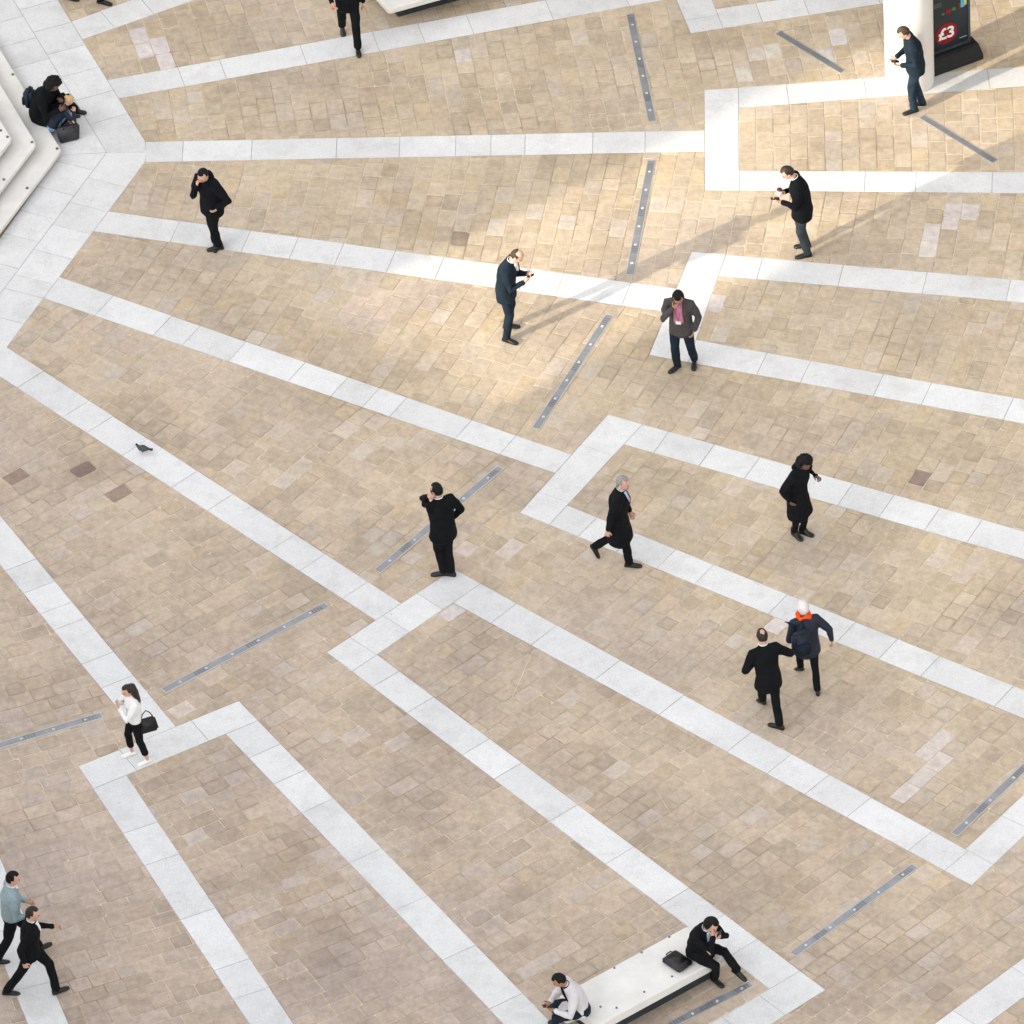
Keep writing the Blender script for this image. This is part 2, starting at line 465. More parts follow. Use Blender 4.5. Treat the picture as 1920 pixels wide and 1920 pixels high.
# ---- granite bands: name, polygon (first edge = run along which slabs are laid), joints given on that edge or None
def band(poly_px, joints=None, rows=1, seed=0, mean=(0.74, 1.25)):
    poly = [g2(p) for p in poly_px]
    bed = ccw(poly)
    root = link('granite_band', pymesh('granite_band', [(x, y, 0.006) for x, y in bed], [tuple(range(len(bed)))]), 'joint', kind='structure')
    a, b = Vector(poly[0]), Vector(poly[1])
    d = (b - a).normalized(); n = Vector((-d.y, d.x))
    ts = [Vector(p).__sub__(a).dot(d) for p in poly]; ws = [Vector(p).__sub__(a).dot(n) for p in poly]
    t0, t1, w0, w1 = min(ts), max(ts), min(ws), max(ws)
    if joints:
        cuts = [Vector(g2(p)).__sub__(a).dot(d) for p in joints]
    else:
        rr = random.Random(seed)
        cuts = []; t = t0 + rr.uniform(0.5, 1.2)
        while t < t1 - 0.35:
            cuts.append(t); t += rr.choice(mean) * rr.uniform(0.92, 1.1)
    cuts = [t0 - 0.01] + cuts + [t1 + 0.01]
    rest = []
    for c0, c1 in zip(cuts, cuts[1:]):
        q = [a + d * t + n * w for t, w in ((c0, w0 - .01), (c1, w0 - .01), (c1, w1 + .01), (c0, w1 + .01))]
        cell = clip_poly(ccw([(v.x, v.y) for v in q]), bed) if len(bed) == 4 else clip_poly(bed, ccw([(v.x, v.y) for v in q]))
        cell = clean(cell)
        if len(cell) < 3 or area(cell) < 0.01: continue
        cell = inset(cell, 0.0035)
        if not cell: continue
        k = rnd.uniform(0.92, 1.04)
        col = (0.715 * k, 0.715 * k, 0.72 * k)
        geo = stone_geo(cell, FLOOR + rnd.uniform(-.0008, .0008), ch=0.003)
        if geo is None: continue
        if in_view(cell): stone_obj('slab', [(geo, col)], 'granite', root)
        else: rest.append((geo, col))
    if rest: stone_obj('slab_course', rest, 'granite', root, kind='stuff')
    return root
def upx(line, xs):
    (x0, y0), (x1, y1) = L[line]
    return [(x, y0 + (y1 - y0) * (x - x0) / (x1 - x0)) for x in xs]

band([X('B1u', 'N1'), X('B1u', 'TOP'), X('B1l', 'TOP'), X('B1l', 'N1')], seed=1)
band([X('B2u', 'N1'), X('B2u', 'TOP'), X('B2l', 'TOP'), X('B2l', 'N1')], seed=2)
band([NC, X('B3u', 'OL1'), X('B3l', 'OL1'), NC2], upx('B3u', [344, 473, 632, 750, 855, 921, 985, 1112, 1210]))
band([X('B4u', 'N2'), X('B4u', 'OL2'), X('B4l', 'OL2'), X('B4l', 'N2')], upx('B4u', [337, 470, 560, 645, 742, 833, 990, 1058, 1183]))
band([X('B5u', 'N2'), X('B5u', 'OL3'), X('B5l', 'OL3'), X('B5l', 'N2')], upx('B5u', [213, 322, 376, 462, 573, 653, 712, 763, 885, 968]))
band([X('B6u', 'N2'), X('B6u', 'OL4'), X('B6l', 'OL4'), X('B6l', 'LEFT')], upx('B6u', [82, 167, 212, 278, 370, 437, 553, 610, 690]))
band([X('B7u', 'LEFT'), X('B7u', 'OL5'), X('B7l', 'OL5'), X('B7l', 'LEFT')], upx('B7u', [68, 103, 135, 160, 213, 250, 283]))
# box 0 (top)
c = X('OL0', 'LO0'); ci = X('IL0', 'LI0')
band([X('OL0', 'TOP'), c, X('LO0', 'IL0'), X('IL0', 'TOP')], seed=3)
band([X('LO0', 'IL0'), X('LO0', 'RIGHT'), X('LI0', 'RIGHT'), ci], seed=4)
# box 1..3: end piece and two arms
def boxband(i, s):
    o, il = 'OL%d' % i, 'IL%d' % i
    uo, ui, li, lo = 'UO%d' % i, 'UI%d' % i, 'LI%d' % i, 'LO%d' % i
    iu, il_ = X(ui, il), X(li, il)
    mu, ml = X(ui, o), X(li, o)
    band([X(o, uo), X(o, lo), X(lo, il), X(uo, il)], seed=s)
    band([X(uo, il), X(uo, 'RIGHT'), X(ui, 'RIGHT'), iu], seed=s + 1)
    band([il_, X(li, 'RIGHT'), X(lo, 'RIGHT'), X(lo, il)], seed=s + 2)
boxband(1, 10); boxband(2, 20); boxband(3, 30)
# box 4, its arms turn outward at the far end
band([X('OL4', 'UO4'), X('OL4', 'LO4'), X('LO4', 'IL4'), X('UO4', 'IL4')], seed=40)
e = X('UO4', 'RI4'); e2 = X('UI4', 'RO4')
band([X('UO4', 'IL4'), X('UO4', 'RO4'), e2, X('UI4', 'IL4')], seed=41)
band([e, X('RI4', 'RIGHT'), X('RO4', 'RIGHT'), X('UO4', 'RO4')], seed=42)
f1 = X('LI4', 'SO4'); f2 = X('LO4', 'SI4')
band([X('LI4', 'IL4'), X('LI4', 'SI4'), f2, X('LO4', 'IL4')], seed=43)
band([f1, X('SO4', 'BOT'), X('SI4', 'BOT'), X('LI4', 'SI4')], seed=44)
# box 5
band([X('OL5', 'RO5'), X('OL5', 'LO5'), X('LO5', 'IL5'), X('RO5', 'IL5')], seed=50)
SI_R = X('SI4', 'RO5')
band([X('RO5', 'IL5'), X('RO5', 'BOT'), X('RI5', 'BOT'), X('RI5', 'IL5')], seed=51)
band([X('LI5', 'IL5'), X('LI5', 'BOT'), X('LO5', 'BOT'), X('LO5', 'IL5')], seed=52)
band([X('B8u', 'LEFT'), X('B8u', 'BOT'), X('B8l', 'BOT'), X('B8l', 'LEFT')], seed=53)
band([X('B9u', 'RIGHT'), X('B9u', 'BOT'), X('B9l', 'BOT'), X('B9l', 'RIGHT')], seed=54)

# inner paved ring round the monument: two rings of slabs each side of the corner
K1 = ((25, 0), (200, 287)); K2 = ((200, 287), (8, 542))
KC = (200, 287); OC = ((NC[0] + NC2[0]) / 2 + 1, 286)
S1 = ((-7, 80), (110, 285)); S2 = ((110, 300), (0, 452))       # foot of the monument steps
far1 = ((LO, LO), (HI, LO))
a1 = lineX(*L['N1'], *far1); k1 = lineX(*K1, *far1); s1 = lineX(*S1, *far1)
band([NC, a1, k1, KC, OC], upx('N1', [240, 213, 186, 160, 134, 108, 80, 50]), seed=60)
band([KC, k1, s1, (110, 292)], [lineX(*K1, (0, y), (10, y - 3)) for y in (232, 187, 138, 92, 44, 0, -50)], seed=61)
far2 = ((LO, 0), (LO, 100))
a2 = lineX(*L['N2'], *far2); k2 = lineX(*K2, *far2); s2 = lineX(*S2, *far2)
band([OC, NC2, a2, k2, KC][1:] + [OC], [lineX(*L['N2'], (0, y), (100, y)) for y in (352, 398, 440, 487, 534, 560, 608, 655, 720)], seed=62)
band([KC, k2, s2, (110, 292)], [lineX(*K2, (0, y), (100, y)) for y in (320, 368, 412, 455, 505, 560, 620)], seed=63)

# ---- sandstone bays
def lin(r, g, b, k=1.0):
    c = srgb(r, g, b); return (c[0] * k, c[1] * k, c[2] * k)
PAL = [(lin(192, 174, 148), 30), (lin(198, 182, 158), 26), (lin(186, 168, 138), 20), (lin(202, 187, 168), 14), (lin(196, 174, 134), 9),
       (lin(196, 185, 176), 10), (lin(176, 158, 132), 10), (lin(200, 176, 150), 6), (lin(203, 196, 194), 4), (lin(168, 152, 132), 3)]
PALE = lin(212, 204, 205); DARKP = lin(150, 132, 122); LILAC = lin(204, 196, 192); GOLD = lin(202, 176, 124)
SPOT = [((40, 897), 14, DARKP), ((160, 891), 16, lin(140, 122, 116)), ((235, 928), 16, DARKP), ((76, 989), 16, lin(140, 124, 118)),
        ((1725, 899), 14, lin(150, 132, 124)), ((1056, 512), 12, lin(150, 134, 118)), ((870, 440), 16, lin(158, 142, 128)), ((885, 405), 10, LILAC),
        ((285, 85), 30, PALE), ((262, 78), 20, PALE), ((300, 108), 16, PALE), ((210, 455), 14, lin(206, 204, 208)), ((303, 566), 14, lin(206, 206, 212)),
        ((700, 112), 12, PALE), ((805, 180), 14, PALE), ((783, 226), 14, PALE), ((990, 135), 14, PALE), ((862, 110), 16, LILAC), ((917, 85), 14, LILAC), ((975, 200), 16, LILAC),
        ((1060, 345), 14, lin(208, 198, 198)), ((1790, 400), 30, lin(204, 196, 194)), ((1740, 440), 26, lin(206, 198, 196)), ((1750, 465), 14, LILAC),
        ((1440, 100), 30, lin(208, 200, 190)), ((1400, 130), 24, lin(208, 200, 190)), ((1570, 70), 12, PALE), ((1555, 110), 10, LILAC),
        ((850, 1147), 22, PALE), ((1690, 1480), 22, lin(203, 194, 192)), ((1740, 1425), 24, lin(202, 193, 190)), ((1760, 1400), 20, lin(201, 193, 190)),
        ((1455, 1178), 22, lin(208, 200, 202)), ((1340, 575), 26, lin(207, 199, 197)), ((520, 1235), 18, lin(199, 187, 180)), ((340, 1320), 16, lin(199, 187, 180)),
        ((630, 1170), 16, lin(199, 187, 180)), ((950, 1030), 24, lin(199, 187, 180)), ((880, 1020), 20, lin(199, 187, 180)), 
        ((690, 590), 60, lin(190, 175, 164)), ((800, 560), 40, lin(190, 176, 165)), ((1650, 1500), 16, lin(201, 192, 190)), ((1720, 1455), 14, lin(201, 192, 190)), ((1778, 1382), 16, lin(200, 192, 189)), ((1870, 1010), 14, LILAC), ((1680, 620), 12, LILAC)]
def sett_colour(cx, cy):
    px, py = P2px(cx, cy)
    for (sx, sy), r, c in SPOT:
        if math.hypot(px - sx, (py - sy) * 1.3) < r:
            k = rnd.uniform(0.95, 1.05) * 0.98
            return tuple(x * k for x in c)
    # the stone comes in batches: greyer and yellower areas
    f = noise.noise(Vector((cx * 0.45, cy * 0.45, 3.1)))
    tot = sum(w for _, w in PAL); r = rnd.uniform(0, tot)
    for c, w in PAL:
        r -= w
        if r <= 0: break
    k = rnd.uniform(0.93, 1.065)
    g = Vector(lin(184, 169, 156))
    c = Vector(c).lerp(Vector(lin(187, 171, 149)), 0.58).lerp(g, 0.08 + max(0, min(0.6, f * 1.3))) * (k * 1.02)
    lum = (c.x + c.y + c.z) / 3
    px = max(0.0, min(1.0, (py - px * 0.6 - 100) / 1500))          # pinker, greyer and a little darker towards the lower left
    c = c.lerp(Vector((lum, lum, lum)), 0.12 + 0.16 * px)
    c = Vector((c.x * (1 + 0.01 * px), c.y * (1 - 0.035 * px), c.z * (1 + 0.01 * px))) * (1 - 0.10 * px)
    return tuple(c)
ROW = 0.275
def bay(polys_px, dirpx, seed):
    """one sandstone bay made of convex pieces that share one set of courses"""
    rr = random.Random(seed)
    polys = [ccw([g2(p) for p in q]) for q in polys_px]
    V, F = [], []
    for q in polys:
        F.append(tuple(range(len(V), len(V) + len(q)))); V += [(x, y, 0.0076) for x, y in q]
    root = link('paving_bay', pymesh('paving_bay', V, F), 'mortar', kind='structure')
    a, b = Vector(g2(dirpx[0])), Vector(g2(dirpx[1]))
    d = (b - a).normalized(); n = Vector((-d.y, d.x))
    allp = [Vector(p) for q in polys for p in q]
    ts = [(p - a).dot(d) for p in allp]; ws = [(p - a).dot(n) for p in allp]
    rest = []
    k0, k1 = math.floor(min(ws) / ROW), math.ceil(max(ws) / ROW)
    for k in range(k0, k1):
        w0, w1 = k * ROW, (k + 1) * ROW
        t = min(ts) - rr.uniform(0, 0.4)
        while t < max(ts):
            ln = rr.choice((0.30, 0.34, 0.37, 0.40, 0.44)) * rr.uniform(0.95, 1.05)
            q = [a + d * tt + n * ww for tt, ww in ((t, w0), (t + ln, w0), (t + ln, w1), (t, w1))]
            t += ln
            cell0 = ccw([(v.x, v.y) for v in q])
            for pl in polys:
                cell = clean(clip_poly(pl, cell0))
                if len(cell) < 3 or area(cell) < 0.0035: continue
                whole = abs(area(cell) - ln * ROW) < 1e-4
                cell = inset(cell, rnd.uniform(0.0045, 0.008))
                if not cell: continue
                cell = [(x + rnd.uniform(-.004, .004), y + rnd.uniform(-.004, .004)) for x, y in cell] if whole else cell
                cell = nick(cell, 0.009 if rnd.random() < 0.8 else 0.03)
                cx = sum(p[0] for p in cell) / len(cell); cy = sum(p[1] for p in cell) / len(cell)
                rim = rnd.choice((1.0, 1.0, 1.04, 0.93, 0.86, 1.07))
                geo = stone_geo(cell, FLOOR + rnd.uniform(-.0015, .001), rim, rnd.uniform(0.02, 0.05) if area(cell) > 0.03 else 0, ch=0.0035)
                if geo is None: continue
                col = sett_colour(cx, cy)
                if in_view(cell, 3): stone_obj('sett', [(geo, col)], 'sett', root)
                else: rest.append((geo, col))
    if rest: stone_obj('sett_course', rest, 'sett', root, kind='stuff')
    return root

TL = (LO, LO)
bay([[X('N1', 'TOP'), X('B1u', 'N1'), X('B1u', 'TOP')]], ((130, 30), (180, 130)), 1)
bay([[X('B1l', 'N1'), X('B2u', 'N1'), X('B2u', 'TOP'), X('B1l', 'TOP')]], ((300, 40), (340, 150)), 2)
SP1 = (X('OL0', 'LO0'), X('OL1', 'UO1'))
t23 = lineX(*SP1, *L['TOP'])
bay([[X('B2l', 'N1'), NC, X('B3u', 'OL1'), X('OL1', 'UO1'), SP1[0], X('OL0', 'B2l')],
     [SP1[0], SP1[1], X('UO1', 'RIGHT'), X('LO0', 'RIGHT')]], SP1, 3)
SP2 = (X('OL1', 'LO1'), X('OL2', 'UO2'))
bay([[NC2, X('B4u', 'N2'), X('B4u', 'OL2'), SP2[1], SP2[0], X('B3l', 'OL1')],
     [SP2[0], SP2[1], X('UO2', 'RIGHT'), X('LO1', 'RIGHT')]], SP2, 4)
SP3 = (X('OL2', 'LO2'), X('OL3', 'UO3'))
bay([[X('B4l', 'N2'), X('B5u', 'N2'), X('B5u', 'OL3'), SP3[1], SP3[0], X('B4l', 'OL2')],
     [SP3[0], SP3[1], X('UO3', 'RIGHT'), X('LO2', 'RIGHT')]], SP3, 5)
SP4 = (X('OL3', 'LO3'), X('OL4', 'UO4'))
bay([[X('B5l', 'N2'), X('B6u', 'N2'), X('B6u', 'OL4'), SP4[1], SP4[0], X('B5l', 'OL3')],
     [SP4[0], SP4[1], e, X('RI4', 'LO3')]], SP4, 6)
SP5 = (X('OL4', 'LO4'), X('OL5', 'RO5'))
bay([[X('B6l', 'LEFT'), X('B7u', 'LEFT'), X('B7u', 'OL5'), SP5[1], SP5[0], X('B6l', 'OL4')],
     [SP5[0], SP5[1], X('RO5', 'BOT'), X('SI4', 'BOT'), f2] if SI_R[1] > HI else [SP5[0], SP5[1], SI_R, f2]], SP5, 7)
c56 = X('OL5', 'LO5')
SP6 = (c56, lineX(c56, (c56[0] - 100, c56[1] + 29.5), *L['LEFT']))
w6 = lineX(*SP6, *L['B8u'])
bay([[X('B7l', 'LEFT'), X('B8u', 'LEFT'), w6, c56, X('B7l', 'OL5')],
     [w6, X('B8u', 'BOT'), X('LO5', 'BOT'), c56]], SP6, 8)
bay([[X('B8l', 'LEFT'), X('B8l', 'BOT'), (LO, HI)]], ((0, 1900), (100, 1880)), 9)
bay([[X('IL0', 'LI0'), X('LI0', 'RIGHT'), (HI, LO), X('IL0', 'TOP')]], L['OL0'], 10)
for i in (1, 2, 3):
    bay([[X('UI%d' % i, 'IL%d' % i), X('LI%d' % i, 'IL%d' % i), X('LI%d' % i, 'RIGHT'), X('UI%d' % i, 'RIGHT')]], L['OL%d' % i], 10 + i)
bay([[X('UI4', 'IL4'), X('LI4', 'IL4'), f1, e2],
     [e2, f1, X('SO4', 'BOT'), X('B9u', 'BOT'), X('B9u', 'RIGHT'), X('RO4', 'RIGHT')]], (e2, f1), 14)
bay([[X('RI5', 'IL5'), X('LI5', 'IL5'), X('LI5', 'BOT'), X('RI5', 'BOT')]], L['OL5'], 15)
bay([[X('B9l', 'RIGHT'), X('B9l', 'BOT'), (HI, HI)]], L['B9u'], 16)
# ------------------------------------------------------------------ unseen building, shaped to keep the sun off most of the square
PERP = Vector((SHD.y, -SHD.x, 0))
def st(px, py):
    g = G(px, py); return g.dot(SHD), g.dot(PERP)
s_low, s_up = st(1530, 470)[1], st(1262, 262)[1]           # edges of the sunlit strip
t_end = st(885, 690)[0]                                    # where the sunlit strip begins
TB = -45.0                                                 # the facade, 45 m away towards the sun
root = empty('shade_building', SHD * TB, label='unseen pale stone block, its wings and gap shaped to shade the square', cat='building')
def bpart(name, t0, t1, s0, s1, h):
    bm = bmesh.new()
    q = [SHD * t + PERP * s for t, s in ((t0 - TB, s0), (t1 - TB, s0), (t1 - TB, s1), (t0 - TB, s1))]
    prism(bm, [(v.x, v.y) for v in q], 0, h)
    o = bm_obj(name, bm, 'facade', root, smooth=False)
    return o
def bwindows(par, s0, s1, h):
    z = 1.2
    while z + 2 < h:
        s = s0 + 1.2
        while s + 1.4 < s1:
            bm = bmesh.new()
            q = [SHD * t + PERP * ss for t, ss in ((-0.1, s), (0.03, s), (0.03, s + 1.3), (-0.1, s + 1.3))]
            prism(bm, [(v.x, v.y) for v in q], z, z + 1.9)
            bm_obj('window', bm, 'glass', par, smooth=False)
            s += 2.6
        z += 3.4
H_LOW = (t_end - TB) * math.tan(SUN_EL)  # link height chosen so its shadow ends where the strip begins
w1 = bpart('wing', TB - 12, TB, s_low, s_low + 34, 27.0); bwindows(w1, s_low, s_low + 34, 27)
w2 = bpart('wing', TB - 12, TB, s_up - 34, s_up, 27.0); bwindows(w2, s_up - 34, s_up, 27)
bpart('link_block', TB - 11, TB - 0.5, s_up, s_low, H_LOW)

def block(label, x0, x1, y0, y1, h, face):
    b = empty('terrace_building', ((x0 + x1) / 2, (y0 + y1) / 2, 0), label=label, cat='building')
    bm = bmesh.new(); prism(bm, [(x0 - b.location.x, y0 - b.location.y), (x1 - b.location.x, y0 - b.location.y), (x1 - b.location.x, y1 - b.location.y), (x0 - b.location.x, y1 - b.location.y)], 0, h)
    bm_obj('wall', bm, 'facade', b, smooth=False)
    z = 1.2
    while z + 2 < h:
        t = 1.5
        ln = (y1 - y0) if face == 'x' else (x1 - x0)
        while t + 1.5 < ln:
            bm = bmesh.new()
            if face == 'x': box(bm, x0 - b.location.x, y0 - b.location.y + t + 0.7, z + 1, 0.08, 1.4, 2.0)
            else: box(bm, x0 - b.location.x + t + 0.7, y0 - b.location.y, z + 1, 1.4, 0.08, 2.0)
            bm_obj('window', bm, 'glass', b, smooth=False)
            t += 3.0
        z += 3.6
block('stone terrace across the far side of the square', -30, 34, 30, 42, 22, 'y')
block('stone terrace along the side of the square beyond the pillar', 26, 38, -20, 28, 22, 'x')

# ------------------------------------------------------------------ monument steps
dA = (G(108, 0) - G(*NC)); dA.z = 0; dA.normalize()
dB = (G(13, 652) - G(*NC2)); dB.z = 0; dB.normalize()
rotv = lambda v, a: Vector((v.x * math.cos(a) - v.y * math.sin(a), v.x * math.sin(a) + v.y * math.cos(a), 0))
def octa(c, s):
    A = [c]; v = dA.copy()
    for i in range(3):
        A.append(A[-1] + v * s); v = rotv(v, R(44))
    Bq = [c]; v = dB.copy()
    for i in range(3):
        Bq.append(Bq[-1] + v * s); v = rotv(v, R(-44))
    last = (A[-1] + Bq[-1]) * 0.5 + (A[-1] - A[-2]).normalized() * 0.0
    far = (A[-1] + Bq[-1]) * 0.5 + ((A[-1] + Bq[-1]) * 0.5 - c).normalized() * s * 0.38
    return [(p.x, p.y) for p in A] + [(far.x, far.y)] + [(p.x, p.y) for p in Bq[:0:-1]]
def bevelled_slab(name, poly, z0, z1, mat, parent, bev=0.02, seg=3, round_corner=0.0, **kw):
    bm = bmesh.new()
    prism(bm, ccw(poly), z0, z1)
    bmesh.ops.recalc_face_normals(bm, faces=bm.faces)
    if round_corner:
        ed = [e_ for e_ in bm.edges if abs(e_.verts[0].co.z - e_.verts[1].co.z) > 0.01]
        bmesh.ops.bevel(bm, geom=ed, offset=round_corner, segments=5, affect='EDGES', profile=0.5)
    top = [e_ for e_ in bm.edges if abs(e_.verts[0].co.z - e_.verts[1].co.z) < 1e-5]
    bmesh.ops.bevel(bm, geom=top, offset=bev, segments=seg, affect='EDGES', profile=0.5)
    return bm_obj(name, bm, mat, parent, smooth=False, **kw)
mon = empty('monument_steps', G(-570, 308), label='pale stone monument steps of three angular tiers with dark studs', cat='steps')
MO = Vector(mon.location)
def rel(poly, o): return [(p[0] - o.x, p[1] - o.y) for p in poly]
def stud(px, py, z, parent, org):
    g = G(px, py, z)
    bm = bmesh.new()
    bmesh.ops.create_cone(bm, cap_ends=True, segments=10, radius1=0.026, radius2=0.021, depth=0.02,
                          matrix=Matrix.Translation((g.x - org.x, g.y - org.y, z + 0.006)))
    bm_obj('stud', bm, 'stud', parent, smooth=False)
TIER = [((115, 281), 0.16, 4.45), ((68, 269), 0.32, 4.15), ((22, 260), 0.48, 3.85)]
for (cp, h, s) in TIER:
    c = G(cp[0], cp[1], h); c.z = 0
    o8 = octa(c, s)
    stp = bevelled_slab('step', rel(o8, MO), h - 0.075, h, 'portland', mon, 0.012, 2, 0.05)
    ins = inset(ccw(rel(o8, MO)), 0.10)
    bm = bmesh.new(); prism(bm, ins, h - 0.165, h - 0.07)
    bm_obj('riser', bm, 'recess_shade', stp, smooth=False)  # riser coloured as the shade below the overhang
    # joints between the step stones
for (px, py, z) in ((24, 140, .16), (21, 203, .16), (107, 279, .16), (51, 353, .16), (60, 267, .32), (7, 337, .32), (14, 257, .48), (1, 245, .48)):
    stud(px, py, z, mon, MO)

# ------------------------------------------------------------------ stone benches
def bench(corner_px, z, label, studs, thick, setback):
    org = G(*corner_px[0], z); org.z = 0
    b = empty('stone_bench', (org.x, org.y, FLOOR), label=label, cat='bench')
    poly = [(G(*p, z).x - org.x, G(*p, z).y - org.y) for p in corner_px]
    zz = z - FLOOR
    bevelled_slab('seat', poly, zz - thick, zz, 'portland', b, 0.022, 3, 0.07)
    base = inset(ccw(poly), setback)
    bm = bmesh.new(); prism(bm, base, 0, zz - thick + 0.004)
    bm_obj('base', bm, 'recess_shade', b, smooth=False)  # base painted near black for the shade beneath the seat
    for s in studs:
        g = G(s[0], s[1], z)
        bm = bmesh.new()
        bmesh.ops.create_cone(bm, cap_ends=True, segments=10, radius1=0.019, radius2=0.015, depth=0.014,
                              matrix=Matrix.Translation((g.x - org.x, g.y - org.y, zz + 0.006)))
        bm_obj('stud', bm, 'stud', b, smooth=False)
    return b
BZ = 0.46
bench([(1045, 1869), (1290, 1735), (1366, 1789), (1121, 1923)], BZ, 'long pale stone bench with two men sitting at its ends',
      ((1255, 1757), (1203, 1786), (1152, 1815), (1311, 1801), (1260, 1831), (1208, 1860), (1156, 1890), (1126, 1888)), 0.165, 0.15)
d1 = (815 - 728, -22 - 4)
bench([(728, 18), (980, -52), (905, -135), (652, -68)], BZ, 'pale stone bench corner beside the white band near a man in black', (), 0.11, 0.30)

# ------------------------------------------------------------------ light strips let into the paving
def strip(a, b, n, label, w=0.115):
    A, Bp = G(*a), G(*b)
    mid = (A + Bp) * 0.5
    d = (Bp - A); ln = d.length; ang = math.atan2(d.y, d.x)
    r = empty('light_strip', (mid.x, mid.y, 0.004), ang, label=label, cat='light strip', group='steel light strips set flush in the paving')
    z1 = FLOOR
    bm = bmesh.new()
    for sy in (-1, 1): box(bm, 0, sy * (w / 2 + 0.006), z1 / 2, ln, 0.012, z1)
    for sx in (-1, 1): box(bm, sx * (ln / 2 + 0.006), 0, z1 / 2, 0.012, w + 0.024, z1)
    bm_obj('frame', bm, 'stripframe', r, smooth=False)
    k = max(2, round(ln / 0.95)); seg = ln / k
    for i in range(k):
        bm = bmesh.new(); box(bm, -ln / 2 + seg * (i + .5), 0, (z1 - 0.002) / 2, seg - 0.008, w - 0.004, z1 - 0.002)
        p = bm_obj('cover_plate', bm, 'strip', r, smooth=False)
    if n:
        for t in (0.035, 0.42, 0.74):
            bm = bmesh.new()
            for q in range(5): box(bm, -ln / 2 + ln * t + 0.05 * q, 0, z1 - 0.0005, 0.028, w - 0.03, 0.003)
            bm_obj('grille', bm, 'grille', r, smooth=False)
    for i in range(n):
        x = -ln / 2 + ln * (0.10 + 0.8 * i / max(1, n - 1))
        bm = bmesh.new()
        bmesh.ops.create_cone(bm, cap_ends=True, segments=12, radius1=0.026, radius2=0.022, depth=0.008, matrix=Matrix.Translation((x, 0, z1 + 0.0005)))
        bm_obj('lamp_lens', bm, 'lens', r, smooth=False)
strip((1182, 28), (1223, 228), 6, 'steel light strip between the top bench band and the straight white band')
strip((1222, 302), (1181, 516), 6, 'steel light strip beyond the man in the navy suit, by a long shadow')
strip((1143, 592), (1005, 804), 6, 'steel light strip on the sunlit sandstone in front of the man in the navy suit')
strip((938, 878), (708, 1072), 5, 'steel light strip running behind the man telephoning with his back turned')
strip((612, 1135), (307, 1296), 6, 'steel light strip in the bay beyond the woman in the white top')
strip((190, 1342), (-110, 1431), 5, 'steel light strip behind the woman in white, running towards the two walking men')
strip((1730, 220), (1865, 303), 0, 'bare steel strip at the feet of the man by the pillar', 0.10)
strip((1460, 62), (1580, 135), 0, 'short bare steel strip in the bay beside the round pillar', 0.10)
strip((1715, 1625), (1488, 1790), 5, 'steel light strip between the stone bench and the far corner of the white band')
strip((2010, 1355), (1790, 1565), 5, 'steel light strip inside the pointed corner of the white band')
strip((1408, 1846), (1235, 1934), 4, 'steel light strip at the feet of the man sitting cross-legged')

# pale scrape marks on the stone
for i, (a, b, w) in enumerate((((1000, 1220), (958, 1314), 0.016), ((1084, 1305), (1068, 1340), 0.010), ((812, 1478), (884, 1498), 0.010), ((905, 1504), (985, 1520), 0.008), ((1226, 1475), (1262, 1535), 0.008), ((1040, 1362), (1066, 1352), 0.02))):
    A, Bp = G(*a), G(*b); d = (Bp - A).normalized(); n = Vector((-d.y, d.x, 0)) * w * 0.5
    N = 10; L0, R0 = [], []
    for k in range(N + 1):
        c = A.lerp(Bp, k / N) + n * rnd.uniform(-.6, .6); ww = rnd.uniform(0.4, 1.0) * math.sin(math.pi * (k + 0.6) / (N + 1.2))
        L0.append((c.x - n.x * ww, c.y - n.y * ww, FLOOR + 0.0028)); R0.append((c.x + n.x * ww, c.y + n.y * ww, FLOOR + 0.0028))
    link('scrape_mark', pymesh('scrape_mark', L0 + R0, [(k, k + 1, N + 2 + k, N + 1 + k) for k in range(N)]), 'scrape', kind='structure')

# ------------------------------------------------------------------ round pillar
pb = G(1706, 152)
pil = empty('round_pillar', (pb.x, pb.y, FLOOR), label='round white stone pillar beside the black price sign', cat='pillar')
PR = 0.395
z = 0
for h in (0.52, 2.4, 2.4):
    bm = bmesh.new()
    bmesh.ops.create_cone(bm, cap_ends=True, segments=160, radius1=PR, radius2=PR, depth=h - 0.004, matrix=Matrix.Translation((0, 0, z + h / 2)))
    ed = [e_ for e_ in bm.edges if abs(e_.verts[0].co.z - e_.verts[1].co.z) < 1e-5]
    bmesh.ops.bevel(bm, geom=ed, offset=0.004, segments=1, affect='EDGES')
    o = bm_obj('drum', bm, 'pillar', pil, smooth=False)
    z += h

# the storey that the corner pillar carries
lg = empty('loggia_storey', (pb.x, pb.y, 5.33), label='upper storey resting on the corner pillar beside the square', cat='building')
_a, _b = G(1752, 98, 0.26), G(1818, 74, 0.26)
_d = Vector((_b.x - _a.x, _b.y - _a.y, 0)).normalized(); _n = Vector((-_d.y, _d.x, 0))
q = [-0.42 * _d - 0.42 * _n, 15 * _d - 0.42 * _n, 15 * _d + 15 * _n, -0.42 * _d + 15 * _n]
bm = bmesh.new(); prism(bm, [(v.x, v.y) for v in q], 0.0, 0.5); bm_obj('soffit', bm, 'facade', lg, smooth=False)
bm = bmesh.new(); prism(bm, [(v.x, v.y) for v in [x * 0.98 for x in q]], 0.502, 9.0); bm_obj('wall', bm, 'facade', lg, smooth=False)

